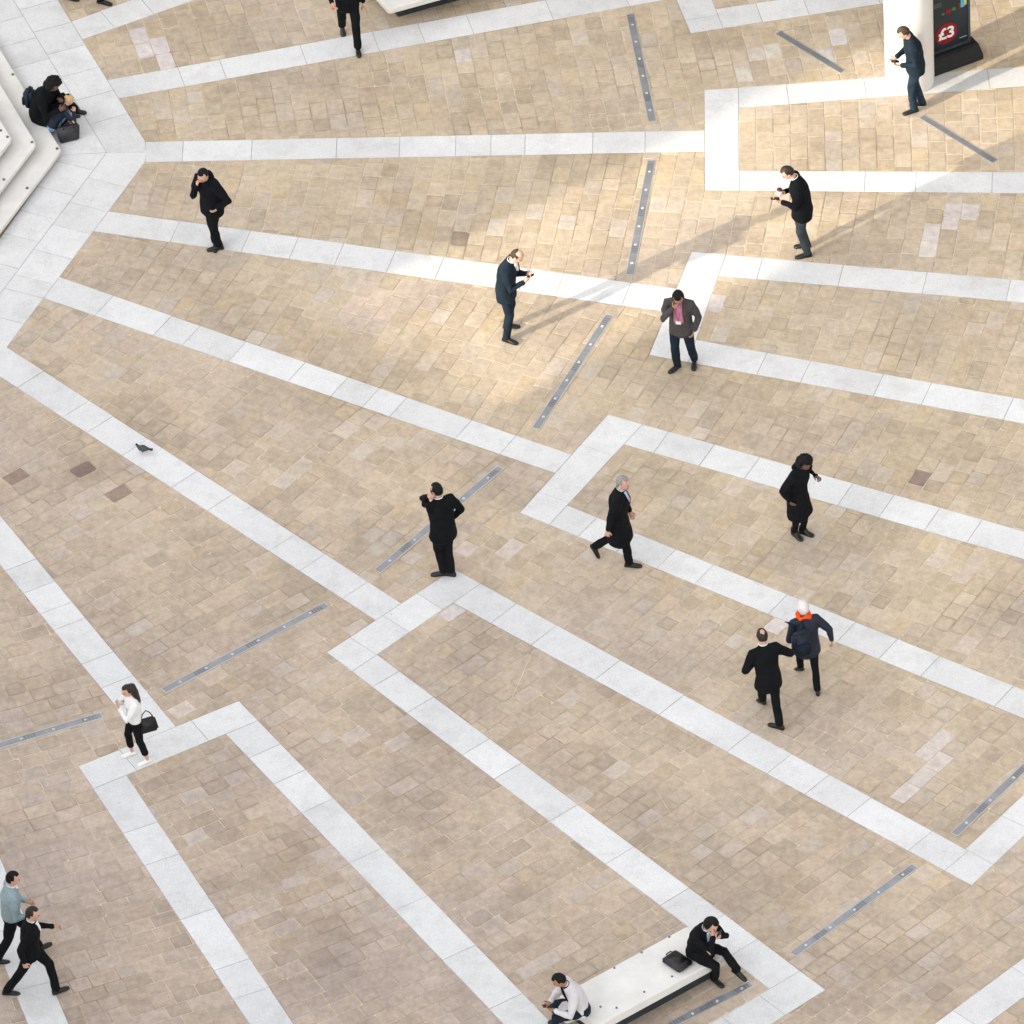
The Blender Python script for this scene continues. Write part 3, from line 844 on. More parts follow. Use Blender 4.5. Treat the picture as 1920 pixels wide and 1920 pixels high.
# ------------------------------------------------------------------ price sign
rb = G(1818, 74, 0.26); rb.z = 0
lb = G(1752, 98, 0.26); lb.z = 0
dx = (rb - lb).normalized(); ang = math.atan2(dx.y, dx.x)
W_S = 0.86
ctr = rb - dx * (W_S / 2)
sg = empty('price_sign', (ctr.x, ctr.y, FLOOR), ang, label='black pavement sign showing a red disc with a price', cat='sign')
bm = bmesh.new()
prof = [(-0.30, 0.0), (0.30, 0.0), (0.27, 0.10), (0.12, 0.22), (-0.12, 0.22), (-0.27, 0.10)]
vs = []
for sx in (-0.53, 0.53): vs.append([bm.verts.new((sx, y, z_)) for y, z_ in prof])
bm.faces.new(vs[0][::-1]); bm.faces.new(vs[1])
for i in range(6): bm.faces.new((vs[0][i], vs[0][(i + 1) % 6], vs[1][(i + 1) % 6], vs[1][i]))
bmesh.ops.bevel(bm, geom=bm.edges[:], offset=0.02, segments=2, affect='EDGES')
bm_obj('base', bm, 'signblack', sg, smooth=False)
bm = bmesh.new(); box(bm, 0, 0, 0.25 + 0.75, W_S - 0.05, 0.03, 1.45); bm_obj('panel', bm, 'poster', sg, smooth=False)
bm = bmesh.new()
for sx in (-1, 1): box(bm, sx * (W_S / 2 - 0.02), 0, 1.0, 0.045, 0.06, 1.56)
for zz in (0.245, 1.755): box(bm, 0, 0, zz, W_S - 0.085, 0.056, 0.05)
bm_obj('frame', bm, 'signframe', sg, smooth=False)
bm = bmesh.new()
bmesh.ops.create_cone(bm, cap_ends=True, segments=48, radius1=0.205, radius2=0.205, depth=0.006, matrix=Matrix.Translation((-0.01, -0.019, 0.56)) @ Matrix.Rotation(R(90), 4, 'X'))
disc = bm_obj('red_disc', bm, 'red', sg, smooth=False)
cu = bpy.data.curves.new('price', 'FONT')
cu.body = '\u00a33'; cu.size = 0.30; cu.extrude = 0.002; cu.offset = 0.008; cu.align_x = 'CENTER'; cu.align_y = 'CENTER'; cu.shear = 0.0
to = bpy.data.objects.new('price', cu); tmp_scene.collection.objects.link(to)
tmp_scene.view_layers[0].update()
tme = bpy.data.meshes.new_from_object(to.evaluated_get(tmp_scene.view_layers[0].depsgraph))
bpy.data.objects.remove(to)
po = link('price_lettering', tme, 'white', sg)
po.location = (-0.01, -0.026, 0.56); po.rotation_euler = (R(90), 0, 0)
def patch(x, zc, w, h, m, rot=0):
    bm = bmesh.new(); box(bm, 0, 0, 0, w, 0.004, h)
    o = bm_obj('poster_print', bm, m, sg, smooth=False); o.location = (x, -0.0185, zc); o.rotation_euler = (0, rot, 0)
patch(0.04, 0.985, 0.10, 0.09, 'red', 0.4); patch(0.14, 1.00, 0.07, 0.06, 'green', 0.2); patch(-0.06, 0.97, 0.05, 0.04, 'green', 0.6)
patch(0.30, 1.06, 0.07, 0.17, 'cyan'); patch(0.355, 1.10, 0.04, 0.20, 'yellow'); patch(0.24, 1.02, 0.03, 0.12, 'red'); patch(0.30, 0.37, 0.13, 0.012, 'stripframe')
patch(-0.2, 1.18, 0.22, 0.10, 'signframe'); patch(0.05, 1.35, 0.4, 0.12, 'poster')

# ------------------------------------------------------------------ people
def ik(a, c, l1, l2, pole):
    d = c - a; D = d.length
    if D > l1 + l2 - 0.002:
        c = a + d.normalized() * (l1 + l2 - 0.002); d = c - a; D = d.length
    u = d.normalized()
    ca = max(-1, min(1, (l1 * l1 + D * D - l2 * l2) / (2 * l1 * D)))
    p = pole - u * pole.dot(u)
    if p.length < 1e-4: p = Vector((0, 1, 0.01)) - u * u.y
    p.normalize()
    return a + u * (l1 * ca) + p * (l1 * math.sqrt(max(0, 1 - ca * ca))), c
def jitter_mesh(me, amp, freq, seed=0.0):
    k = len(me.vertices) * 3
    co, no = [0.0] * k, [0.0] * k
    me.vertices.foreach_get('co', co)
    me.vertex_normals.foreach_get('vector', no)
    for i in range(0, k, 3):
        n = noise.noise(Vector((co[i] * freq, co[i + 1] * freq, co[i + 2] * freq * 0.7 + seed))) * amp
        co[i] += no[i] * n; co[i + 1] += no[i + 1] * n; co[i + 2] += no[i + 2] * n
    me.vertices.foreach_set('co', co)
def hand_geo(bm, w, d, nrm, side, curl=0.6):
    """palm, four bent fingers of unequal length and a thumb leaving the side of the palm"""
    d = d.normalized(); nrm = (nrm - d * nrm.dot(d)).normalized(); sd = d.cross(nrm) * side
    pe = w + d * 0.085
    tube(bm, [w - d * 0.02, w + d * 0.03, pe], [(0.026, 0.019), (0.038, 0.017), (0.042, 0.014)], sd, 8)
    for i, (o, ln) in enumerate(((-0.031, 0.066), (-0.010, 0.076), (0.011, 0.072), (0.030, 0.056))):
        b = pe + sd * (-o) - d * 0.008
        c1 = (d * math.cos(curl * 0.6) + nrm * math.sin(curl * 0.6))
        c2 = (d * math.cos(curl * 1.7) + nrm * math.sin(curl * 1.7))
        p1 = b + c1 * ln * 0.5
        tube(bm, [b, p1, p1 + c2 * ln * 0.5], [0.0095, 0.009, 0.0075], sd, 6)
    b = w + d * 0.025 + sd * 0.032
    t1 = b + (d * 0.6 + sd * 0.7 + nrm * 0.3).normalized() * 0.035
    tube(bm, [b, t1, t1 + (d * 0.9 + sd * 0.1 + nrm * 0.45).normalized() * 0.035], [0.012, 0.011, 0.009], sd, 6)
def shoe_mesh(style='shoe'):
    bm = bmesh.new()
    sec = [(-0.075, 0.022, 0.045), (-0.06, 0.034, 0.085), (-0.02, 0.036, 0.095), (0.03, 0.036, 0.085), (0.08, 0.042, 0.062), (0.13, 0.047, 0.048), (0.17, 0.040, 0.040), (0.195, 0.022, 0.030)]
    if style == 'boot': sec = [(y, w * 1.08, h * (1.9 if y < 0.04 else 1.05)) for y, w, h in sec]
    rings = []
    for y, w, h in sec:
        r = []
        for k in range(10):
            a = 2 * math.pi * k / 10
            x, zz = math.cos(a) * w, math.sin(a)
            zz = h * 0.5 + zz * h * 0.5
            if zz < h * 0.3: zz = 0.0; x *= 1.02
            r.append(bm.verts.new((x, y, max(0.0, zz))))
        rings.append(r)
    for a, b in zip(rings, rings[1:]):
        for k in range(10): bm.faces.new((a[k], a[(k + 1) % 10], b[(k + 1) % 10], b[k]))
    bm.faces.new(rings[0][::-1]); bm.faces.new(rings[-1])
    return bm
V3 = lambda *a: Vector(a)
HEADR = (0.076, 0.096, 0.116)
def head_mesh(hm, female=False):
    bm = bmesh.new()
    ellipsoid(bm, (0, -0.008, 0.018), (0.076, 0.095, 0.098), hm, 16, 12)
    ellipsoid(bm, (0, 0.022, -0.045), (0.060, 0.066, 0.068), hm, 14, 10)
    ellipsoid(bm, (0, 0.055, -0.088), (0.028, 0.026, 0.024), hm, 10, 8)      # chin
    ellipsoid(bm, (0, 0.092, -0.018), (0.014, 0.022, 0.026), hm, 10, 8)      # nose
    ellipsoid(bm, (0, 0.084, 0.020), (0.052, 0.014, 0.012), hm, 10, 8)       # brow
    for s in (-1, 1):
        ellipsoid(bm, (s * 0.077, -0.010, -0.012), (0.011, 0.022, 0.033), hm, 10, 8)
        ellipsoid(bm, (s * 0.040, 0.066, -0.030), (0.020, 0.018, 0.020), hm, 10, 8)
    return remesh(bm, 0.0075, 2)
def hair_bm(bm, hm, style):
    q = bmesh.ops.create_uvsphere(bm, u_segments=26, v_segments=18, radius=1.0)
    for v in q['verts']:
        n = v.co.copy()
        f = 1.0
        nn = noise.noise(n * (9 if style in ('curly',) else 5) + Vector((3, 1, 7)))
        base = Vector((0.086, 0.106, 0.118))
        if style == 'curly': base = Vector((0.145, 0.150, 0.165)); f += nn * 0.16
        elif style == 'full': base = Vector((0.096, 0.116, 0.130)); f += nn * 0.07
        else: f += nn * 0.045
        face = n.y > 0.22 and n.z < 0.50 + 0.25 * (1 - n.y)
        side = abs(n.x) > 0.55 and n.z < -0.15 and n.y > -0.2
        if style in ('curly', 'long', 'full'): side = False
        low = n.z < (-0.55 if style in ('short', 'bald', 'spot') else -0.8)
        if face or low or side: f = 0.62 if not style == 'curly' else 0.5
        if style == 'bald' and n.z > 0.42 and n.y > -0.55: f = 0.72
        if style == 'spot' and (n - Vector((0.05, -0.45, 0.9)).normalized()).length < 0.42: f = 0.72
        v.co = Vector((n.x * base.x, n.y * base.y - 0.008, n.z * base.z + 0.010)) * f
        v.co = hm @ v.co
def person(label, px, heading, H=1.75, feet=None, pel=(0, 0), hip=None, lean=(3, 0), curl=0.3, twist=0, head=(10, 0), hands=None, poles=(None, None),
           handn=(None, None), top='black', hem=0.80, hemw=1.0, legs='black2', cuff=0.015, shoes='leather', shoe_style='shoe', skin='skin', hair='short', hairm='hair_black',
           shirt=None, vneck=0.16, tie=None, build=1.0, sleeve=1.0, z0=FLOOR, group='people crossing the square', kneepole=None, legr=1.0, ground=None, curlh=(0.7, 0.7)):
    g = ground if ground is not None else G(px[0], px[1], z0)
    sc = H / 1.75
    root = empty('person', (g.x, g.y, z0), R(heading - 90), label=label, cat='person', group=group)
    root.scale = (sc, sc, sc)
    feet = feet or ((-0.10, 0, 0, 8, 0), (0.10, 0, 0, -8, 0))
    ank = [V3(f[0], f[1], f[2] + 0.085) for f in feet]
    if hip is None:
        hz = 0.925
        for i, a in enumerate(ank):
            hx = pel[0] + (-0.09, 0.09)[i]
            hz = min(hz, a.z + math.sqrt(max(0.05, 0.852 ** 2 - (a.x - hx) ** 2 - (a.y - pel[1]) ** 2)))
        hip = hz
    P = V3(pel[0], pel[1], hip)
    Rm = Matrix.Rotation(R(lean[1]), 3, 'Y') @ Matrix.Rotation(R(-lean[0]), 3, 'X')
    u = Rm @ V3(0, 0, 1); f = Rm @ V3(0, 1, 0)
    rx = Matrix.Rotation(R(twist), 3, 'Z') @ (Rm @ V3(1, 0, 0))
    waist, chest = P + u * 0.15, P + u * 0.36 + f * 0.02 * curl
    sh, nb = P + u * 0.49 + f * 0.05 * curl, P + u * 0.55 + f * 0.09 * curl
    shj = [sh - rx * 0.185 - u * 0.035, sh + rx * 0.185 - u * 0.035]
    hipj = [P + V3(-0.09, 0, 0), P + V3(0.09, 0, 0)]
    # head
    hrot = Matrix.Rotation(R(head[1]), 3, 'Z') @ Matrix.Rotation(R(lean[1] * 0.6), 3, 'Y') @ Matrix.Rotation(R(-(lean[0] * 0.6 + head[0])), 3, 'X')
    hu = hrot @ V3(0, 0, 1)
    nup = (u + hu).normalized()
    hc = nb + nup * 0.06 + hu * 0.095 + (hrot @ V3(0, 0.015, 0))
    hm = Matrix.Translation(hc) @ hrot.to_4x4()
    # limbs
    kn, an2 = [], []
    for i in (0, 1):
        pole = V3(feet[i][0] * 0.0 + (-0.12, 0.12)[i], 1, 0.15) if kneepole is None else Vector(kneepole[i])
        k, c = ik(hipj[i], ank[i], 0.43, 0.425, pole)
        kn.append(k); an2.append(c)
    hands = hands or [None, None]
    el, wr = [], []
    for i in (0, 1):
        s = (-1, 1)[i]
        t = Vector(hands[i]) if hands[i] is not None else P + V3(s * 0.26, 0.02, -0.12)
        pole = Vector(poles[i]) if poles[i] is not None else V3(s * 0.5, -1, -0.3)
        e_, w_ = ik(shj[i], t, 0.30, 0.255, pole)
        el.append(e_); wr.append(w_)
    # ---- body (one continuous mesh)
    bm = bmesh.new()
    b_ = build
    tube(bm, [P - V3(0, 0, 0.05), waist, chest, sh, nb], [(0.13, 0.09), (0.12, 0.085), (0.14, 0.095), (0.12, 0.07), (0.058, 0.058)], rx, 14)
    tube(bm, [nb - u * 0.03, nb + nup * 0.03, hc - hu * 0.03], [0.060, 0.056, 0.056], rx, 12)
    for i in (0, 1):
        tube(bm, [chest + u * 0.1, shj[i], el[i], wr[i]], [0.05, 0.045, 0.036, 0.026], V3(0, 1, 0), 8)
        tube(bm, [P, hipj[i], kn[i], an2[i]], [0.07, 0.07, 0.046, 0.034], V3(1, 0, 0), 8)
        tube(bm, [an2[i], an2[i] - V3(0, 0, 0.04)], [0.034, 0.032], V3(1, 0, 0), 8)
    bmesh_body = remesh(bm, 0.016, 1)
    bm = bmesh.new()
    bm.from_mesh(bmesh_body); bm.from_mesh(head_mesh(hm))
    for i in (0, 1):
        s = (-1, 1)[i]
        d = (wr[i] - el[i])
        n = Vector(handn[i]) if handn[i] is not None else V3(-s, 0.2, 0.0)
        hand_geo(bm, wr[i], d, n, (-1, 1)[i], curlh[i])
    body = bm_obj('body', bm, skin, root)
    for s in (-1, 1):
        bm = bmesh.new(); ellipsoid(bm, (s * 0.031, 0.088, 0.004), (0.012, 0.008, 0.007), hm, 8, 6)
        bm_obj('eye', bm, 'eye', root)
    bm = bmesh.new(); ellipsoid(bm, (0, 0.086, -0.060), (0.022, 0.007, 0.006), hm, 8, 6); bm_obj('mouth', bm, 'lip', root)
    # ---- trousers
    if legs:
        bm = bmesh.new()
        tube(bm, [P + u * 0.10, P, P - V3(0, 0, 0.06)], [(0.155 * b_, 0.115 * b_), (0.170 * b_, 0.128 * b_), (0.165 * b_, 0.115 * b_)], V3(1, 0, 0), 14)
        for i in (0, 1):
            low = an2[i] + (kn[i] - an2[i]).normalized() * (cuff - 0.02)
            tube(bm, [P + (hipj[i] - P) * 0.8, hipj[i] * 0.65 + kn[i] * 0.35, kn[i], kn[i] * 0.4 + low * 0.6, low],
                 [0.100 * legr, 0.094 * legr, 0.072 * legr, 0.066 * legr, 0.064 * legr], V3(1, 0, 0), 12)
        me = remesh(bm, 0.0125, 2); jitter_mesh(me, 0.010, 11, rnd.random() * 9)
        link('trousers', me, legs, root, smooth=True)
    # ---- shoes
    for i in (0, 1):
        bm = shoe_mesh(shoe_style)
        m = Matrix.Translation(an2[i] - V3(0, 0, 0.085)) @ Matrix.Rotation(R(feet[i][3]), 4, 'Z') @ Matrix.Translation((0, 0, 0.05)) @ Matrix.Rotation(R(feet[i][4]), 4, 'X') @ Matrix.Translation((0, 0, -0.05))
        bmesh.ops.transform(bm, matrix=m, verts=bm.verts)
        bm_obj('shoe', bm, shoes, root)
    # ---- jacket or coat
    bm = bmesh.new()
    hemc = V3(P.x, P.y, hem) + (V3(0, 0.0, 0) if hem < P.z else u * 0)
    if hem < P.z - 0.02:
        kx = (kn[0] + kn[1]) * 0.5
        k = max(0.0, min(1.0, (P.z - hem) / max(0.05, P.z - kx.z)))
        hemc = P.lerp(kx, k * 0.6); hemc.z = hem
        pts, rad = [hemc, P], [(0.185 * b_ * hemw, 0.145 * b_ * hemw), (0.182 * b_, 0.140 * b_)]
    else:
        pts, rad = [P + u * 0.0], [(0.176 * b_, 0.135 * b_)]
    pts += [waist, chest, sh, nb + u * 0.005]
    rad += [(0.168 * b_, 0.132 * b_), (0.190 * b_, 0.140 * b_), (0.165, 0.105), (0.078, 0.078)]
    tube(bm, pts, rad, rx, 18)
    for i in (0, 1):
        w = wr[i] + (el[i] - wr[i]).normalized() * (0.015 if sleeve == 1.0 else 0.05)
        tube(bm, [chest + u * 0.09 + (shj[i] - chest) * 0.3, shj[i], shj[i] * 0.5 + el[i] * 0.5, el[i], w], [0.085, 0.076 * b_, 0.066 * b_, 0.056 * b_, 0.044], V3(0, 1, 0), 12)
    me = remesh(bm, 0.0125, 2); jitter_mesh(me, 0.012, 9, rnd.random() * 9)
    link('jacket', me, top, root, smooth=True)
    # ---- collar, shirt front, tie
    if shirt:
        bm = bmesh.new()
        ring_pts = []
        fr = hrot @ V3(0, 1, 0)
        for k in range(15):
            a = 2 * math.pi * k / 14
            ring_pts.append(nb + u * 0.028 + rx * (0.064 * math.cos(a)) + f * (0.064 * math.sin(a)) - u * 0.012 * math.sin(a))
        tube(bm, ring_pts, [(0.006, 0.013)] * 15, V3(0, 0, 1) * 0 + f, 6)
        bm_obj('collar', bm, shirt, root)
        def front(wid, ln, off, name, m, top_off=0.0):
            bm = bmesh.new(); rows = []
            N = 7
            for j in range(N):
                t = j / (N - 1)
                c = nb.lerp(chest, min(1, t * ln / 0.19)) if t * ln <= 0.19 else chest.lerp(waist, (t * ln - 0.19) / 0.21)
                depth = 0.070 + (0.140 * b_ - 0.070) * min(1, (t * ln) / 0.15)
                half = wid(t)
                fr_ = Rm @ V3(0, 1, 0); fr_ = Matrix.Rotation(R(twist), 3, 'Z') @ fr_
                row = []
                for s in (-1, 0, 1):
                    x = s * half
                    dd = depth * math.sqrt(max(0.05, 1 - (x / 0.19) ** 2)) + off
                    row.append(bm.verts.new(c + rx * x + fr_ * dd))
                for s in (1, 0, -1):
                    row.append(bm.verts.new(c + rx * (s * half) + fr_ * (depth * 0.8)))
                rows.append(row)
            for a, b in zip(rows, rows[1:]):
                for k in range(6): bm.faces.new((a[k], a[(k + 1) % 6], b[(k + 1) % 6], b[k]))
            bm.faces.new(rows[0]); bm.faces.new(rows[-1][::-1])
            bm_obj(name, bm, m, root)
        front(lambda t: 0.055 * (1 - t) + 0.008 if vneck < 0.3 else 0.058 + 0.022 * t, vneck, 0.010, 'shirt_front', shirt)
        if tie: front(lambda t: 0.014 + 0.010 * t, vneck * 1.05, 0.017, 'tie', tie)
    # ---- hair
    if hair:
        bm = bmesh.new()
        hair_bm(bm, hm, hair if hair != 'none' else 'short')
        if hair == 'long':
            bk = hm @ V3(0.0, -0.105, 0.0)
            dn = (-u + f * -0.22).normalized()
            tube(bm, [hm @ V3(0, -0.05, 0.04), bk, bk + dn * 0.14, bk + dn * 0.32, bk + dn * 0.46], [(0.08, 0.06), (0.105, 0.07), (0.12, 0.075), (0.105, 0.06), (0.035, 0.025)], rx, 12)
        if hair == 'bun': ellipsoid(bm, (0, -0.115, 0.05), (0.05, 0.05, 0.05), hm, 12, 9)
        me = bpy.data.meshes.new('hair')
        if hair in ('long', 'bun', 'curly'):
            me = remesh(bm, 0.011, 1); jitter_mesh(me, 0.02 if hair == 'curly' else 0.008, 28 if hair == 'curly' else 18, 2.0)
        else:
            bmesh.ops.recalc_face_normals(bm, faces=bm.faces); bm.to_mesh(me); bm.free()
        link('hair', me, hairm, root, smooth=True)
    return dict(root=root, P=P, u=u, f=f, rx=rx, nb=nb, hc=hc, hm=hm, el=el, wr=wr, kn=kn, chest=chest, waist=waist, shj=shj, hrot=hrot, sc=sc)
def wpt(p, v): 
    r = p['root']; m = Matrix.Translation(r.location) @ r.rotation_euler.to_matrix().to_4x4() @ Matrix.Diagonal((p['sc'],) * 3 + (1,))
    return m @ Vector(v)
def wdir(p, v): return (p['root'].rotation_euler.to_matrix() @ Vector(v)).normalized()
def part_tube(p, name, pts, rad, m, ref=V3(0, 0, 1), seg=8):
    bm = bmesh.new(); tube(bm, pts, rad, ref, seg); return bm_obj(name, bm, m, p['root'])
def phone(p, v, d, up, label, size=(0.07, 0.14, 0.009), m='phone'):
    """a flat handset held at local point v, long side along d, face normal up"""
    o = wpt(p, v); d = wdir(p, d); n = wdir(p, up); n = (n - d * n.dot(d)).normalized(); s = d.cross(n)
    bm = bmesh.new()
    box(bm, 0, 0, 0, *size)
    bmesh.ops.bevel(bm, geom=bm.edges[:], offset=0.003, segments=2, affect='EDGES')
    ob = bm_obj('phone', bm, m, None, label=label, cat='phone')
    ob.matrix_world = Matrix(((s.x, d.x, n.x, o.x), (s.y, d.y, n.y, o.y), (s.z, d.z, n.z, o.z), (0, 0, 0, 1)))
    return ob
def hand_c(p, i, k=0.07):
    w, e_ = p['wr'][i], p['el'][i]
    return w + (w - e_).normalized() * k
def fp(rootpx, heading, H, *lst, z0=FLOOR):
    """feet given as photo pixels (of the ankle's foot point), turned into the person's own frame"""
    g = G(rootpx[0], rootpx[1], z0); sc = H / 1.75; out = []
    Ri = Matrix.Rotation(-R(heading - 90), 3, 'Z')
    for (x, y, z, yaw, pitch) in lst:
        q = Ri @ (G(x, y, z0 + z) - g) / sc
        out.append((q.x, q.y, z / sc, yaw, pitch))
    return out
def lp(rootpx, heading, H, x, y, z, z0=FLOOR):
    """a photo pixel at height z above the floor, in the person's own frame"""
    g = G(rootpx[0], rootpx[1], z0); sc = H / 1.75
    q = Matrix.Rotation(-R(heading - 90), 3, 'Z') @ (G(x, y, z0 + z) - g) / sc
    return V3(q.x, q.y, z / sc)

# man in black, hand at his mouth, on the white band (upper left)
rp = (404, 464)
p = person('man in black jacket and trousers standing with a hand raised to his mouth', rp, 228, 1.78,
           fp(rp, 228, 1.78, (404, 460, 0, 40, 0), (411, 467, 0, -38, 0)), lean=(7, -3), curl=0.9, head=(20, 12),
           hands=((-0.20, 0.10, 0.93), (0.07, 0.24, 1.37)), poles=((-1, -0.5, 0.1), (0.25, 0.2, -1)), handn=(None, (-0.6, -0.8, 0.2)),
           top='black2', hem=0.74, legs='black2', hair='short', hairm='hair_black', build=1.16, curlh=(0.7, 1.2))
part_tube(p, 'hood', [p['nb'] - p['f'] * 0.085 + p['u'] * t_ + p['rx'] * s_ for t_, s_ in ((0.02, -0.08), (0.06, -0.04), (0.07, 0), (0.06, 0.04), (0.02, 0.08))], [0.035, 0.05, 0.055, 0.05, 0.035], 'black2', V3(0, 1, 0))
phone(p, hand_c(p, 1, 0.05) + V3(0, -0.03, 0.02), (0.1, 0.3, 1), (1, -0.4, 0), 'dark phone in the raised hand of the man in black on the white band')

# man in a navy suit reading his phone, in the sun
rp = (952, 628)
p = person('balding man in a navy suit standing sideways reading a phone in both hands', rp, 345, 1.79,
           fp(rp, 345, 1.79, (952, 614, 0, 10, 0), (950, 640, 0, -14, 0)), lean=(5, 0), curl=0.8, head=(38, 0),
           hands=((-0.07, 0.34, 1.20), (0.10, 0.33, 1.17)), poles=((-0.5, -0.7, -0.8), (0.6, -0.7, -0.8)), handn=((0.6, 0.3, 0.6), (-0.6, 0.3, 0.6)),
           top='navy', hem=0.76, legs='navy', hair='bald', hairm='hair_brown', shirt='white', build=1.12, curlh=(0.5, 0.5))
phone(p, (hand_c(p, 0) + hand_c(p, 1)) * 0.5 + V3(0, 0.02, 0.02), (0, 0.8, 0.5), (0, -0.5, 0.8), 'small dark phone held by the man in the navy suit')

# man in a brown blazer and pink shirt with a badge
rp = (1280, 692)
p = person('man in a brown tweed blazer, pink shirt and badge with a hand at his face', rp, 256, 1.74,
           fp(rp, 256, 1.74, (1270, 690, 0, -32, 0), (1302, 680, 0.02, 8, -8))[::-1], lean=(5, 0), curl=0.5, head=(34, 8),
           hands=((-0.22, 0.06, 0.86), (0.06, 0.24, 1.42)), poles=((-0.9, -0.6, 0), (0.9, 0.1, -0.8)), handn=(None, (-0.4, -0.9, 0.1)),
           top='tweed', hem=0.78, legs='navy', hair='full', hairm='hair_black', skin='skin2', shirt='pink', vneck=0.40, build=1.08, curlh=(0.7, 1.0))
fr = p['f']
bm = bmesh.new(); box(bm, 0, 0, 0, 0.085, 0.006, 0.06, Matrix.Translation(p['waist'] + fr * 0.168 + p['u'] * 0.02) @ Matrix.Rotation(R(-4), 4, 'X'))
bm_obj('badge', bm, 'paper', p['root'], smooth=False)
part_tube(p, 'lanyard', [p['nb'] + fr * 0.085 - p['rx'] * 0.05, p['chest'] + fr * 0.165 - p['rx'] * 0.03, p['waist'] + fr * 0.165 + p['u'] * 0.05], [0.003] * 3, 'maroon')
part_tube(p, 'lanyard', [p['nb'] + fr * 0.085 + p['rx'] * 0.05, p['chest'] + fr * 0.165 + p['rx'] * 0.03, p['waist'] + fr * 0.165 + p['u'] * 0.05], [0.003] * 3, 'maroon')
phone(p, hand_c(p, 1, 0.06) + V3(0.02, -0.02, 0.03), (0, -0.2, 1), (1, -0.2, 0), 'phone at the ear of the man in the brown blazer', (0.065, 0.13, 0.009))

# man in black jacket with cup and phone
rp = (1507, 474)
p = person('man in a black jacket and grey trousers holding a cup and a phone', rp, 184, 1.80,
           fp(rp, 184, 1.80, (1514, 481, 0, 6, 0), (1512, 463, 0, -4, 0)), lean=(5, 1), curl=0.8, head=(36, 0),
           hands=((-0.10, 0.33, 1.12), (0.06, 0.28, 1.18)), poles=((-0.7, -0.6, -0.8), (0.7, -0.5, -0.8)), handn=((0.3, 0.2, 0.9), (-0.6, 0.5, 0.3)),
           top='black2', hem=0.74, legs='charcoal', hair='short', hairm='hair_dbrown', shirt='white', build=1.14, curlh=(0.4, 1.1))
phone(p, hand_c(p, 0, 0.08) + V3(0, 0.03, 0.028), (0, 1, 0.1), (0, -0.1, 1), 'phone lying on the palm of the man with the cup')
c0 = wpt(p, hand_c(p, 1, 0.06) + V3(-0.035, 0.03, 0.03))
cup = empty('coffee_cup', c0 - V3(0, 0, 0.05), label='white paper cup with a dark red lid held above a phone', cat='cup')
bm = bmesh.new(); bmesh.ops.create_cone(bm, cap_ends=True, segments=20, radius1=0.03, radius2=0.042, depth=0.115, matrix=Matrix.Translation((0, 0, 0.045))); bm_obj('cup_wall', bm, 'paper', cup)
bm = bmesh.new(); bmesh.ops.create_cone(bm, cap_ends=True, segments=20, radius1=0.046, radius2=0.040, depth=0.022, matrix=Matrix.Translation((0, 0, 0.113))); bm_obj('lid', bm, 'maroon', cup)

# man by the pillar
rp = (1718, 205)
p = person('man in navy jacket and dark jeans looking at his phone beside the round pillar', rp, 192, 1.76,
           fp(rp, 192, 1.76, (1714, 210, 0, 8, 0), (1728, 197, 0, -8, 0)), lean=(4, -1), curl=0.7, head=(34, 0),
           hands=((-0.10, 0.26, 1.02), (0.10, 0.29, 1.04)), poles=((-0.6, -0.8, -0.5), (0.6, -0.8, -0.5)), handn=((0.5, 0.3, 0.8), (-0.5, 0.3, 0.8)),
           top='navy', hem=0.80, legs='jeans', hair='short', hairm='hair_brown', build=1.08, curlh=(0.8, 0.6))
phone(p, (hand_c(p, 0) + hand_c(p, 1)) * 0.5 + V3(0, 0.0, 0.025), (0, 1, 0.2), (0, -0.2, 1), 'phone held by the man beside the round pillar')

# man in a black suit, telephoning, back turned
rp = (836, 1078)
p = person('man in a black suit seen from behind holding a phone to his ear', rp, 118, 1.80,
           fp(rp, 118, 1.80, (832, 1078, 0, 62, 0), (846, 1079, 0, 45, 0)), lean=(1, -3), curl=0.3, head=(6, 14),
           hands=((-0.15, 0.13, 1.50), (0.22, 0.12, 0.93)), poles=((-0.15, 0.35, -1), (1, -0.6, 0)), handn=((0.9, -0.2, 0), None),
           top='black', hem=0.76, hemw=1.1, legs='black', hair='short', hairm='hair_black', shirt='white', build=1.12, curlh=(0.9, 0.7))
phone(p, hand_c(p, 0, 0.07) + V3(0.03, 0.0, 0.02), (0.1, -0.1, 1), (1, 0, 0), 'phone at the ear of the man in black seen from behind')

# grey-haired man striding in a long overcoat
rp = (1160, 1056)
p = person('grey-haired man striding in a long black overcoat with shirt and tie', rp, 348, 1.76,
           fp(rp, 348, 1.76, (1116, 1032, 0.16, -6, -62), (1180, 1062, 0, 4, 0)), pel=(0, 0.02), lean=(4, 0), curl=0.3, head=(8, -12),
           hands=((-0.24, 0.16, 0.84), (0.26, -0.10, 0.82)), top='black', hem=0.52, hemw=1.22, legs='black', hair='short', hairm='hair_grey',
           shirt='paleblue', vneck=0.26, tie='tie', build=1.14)

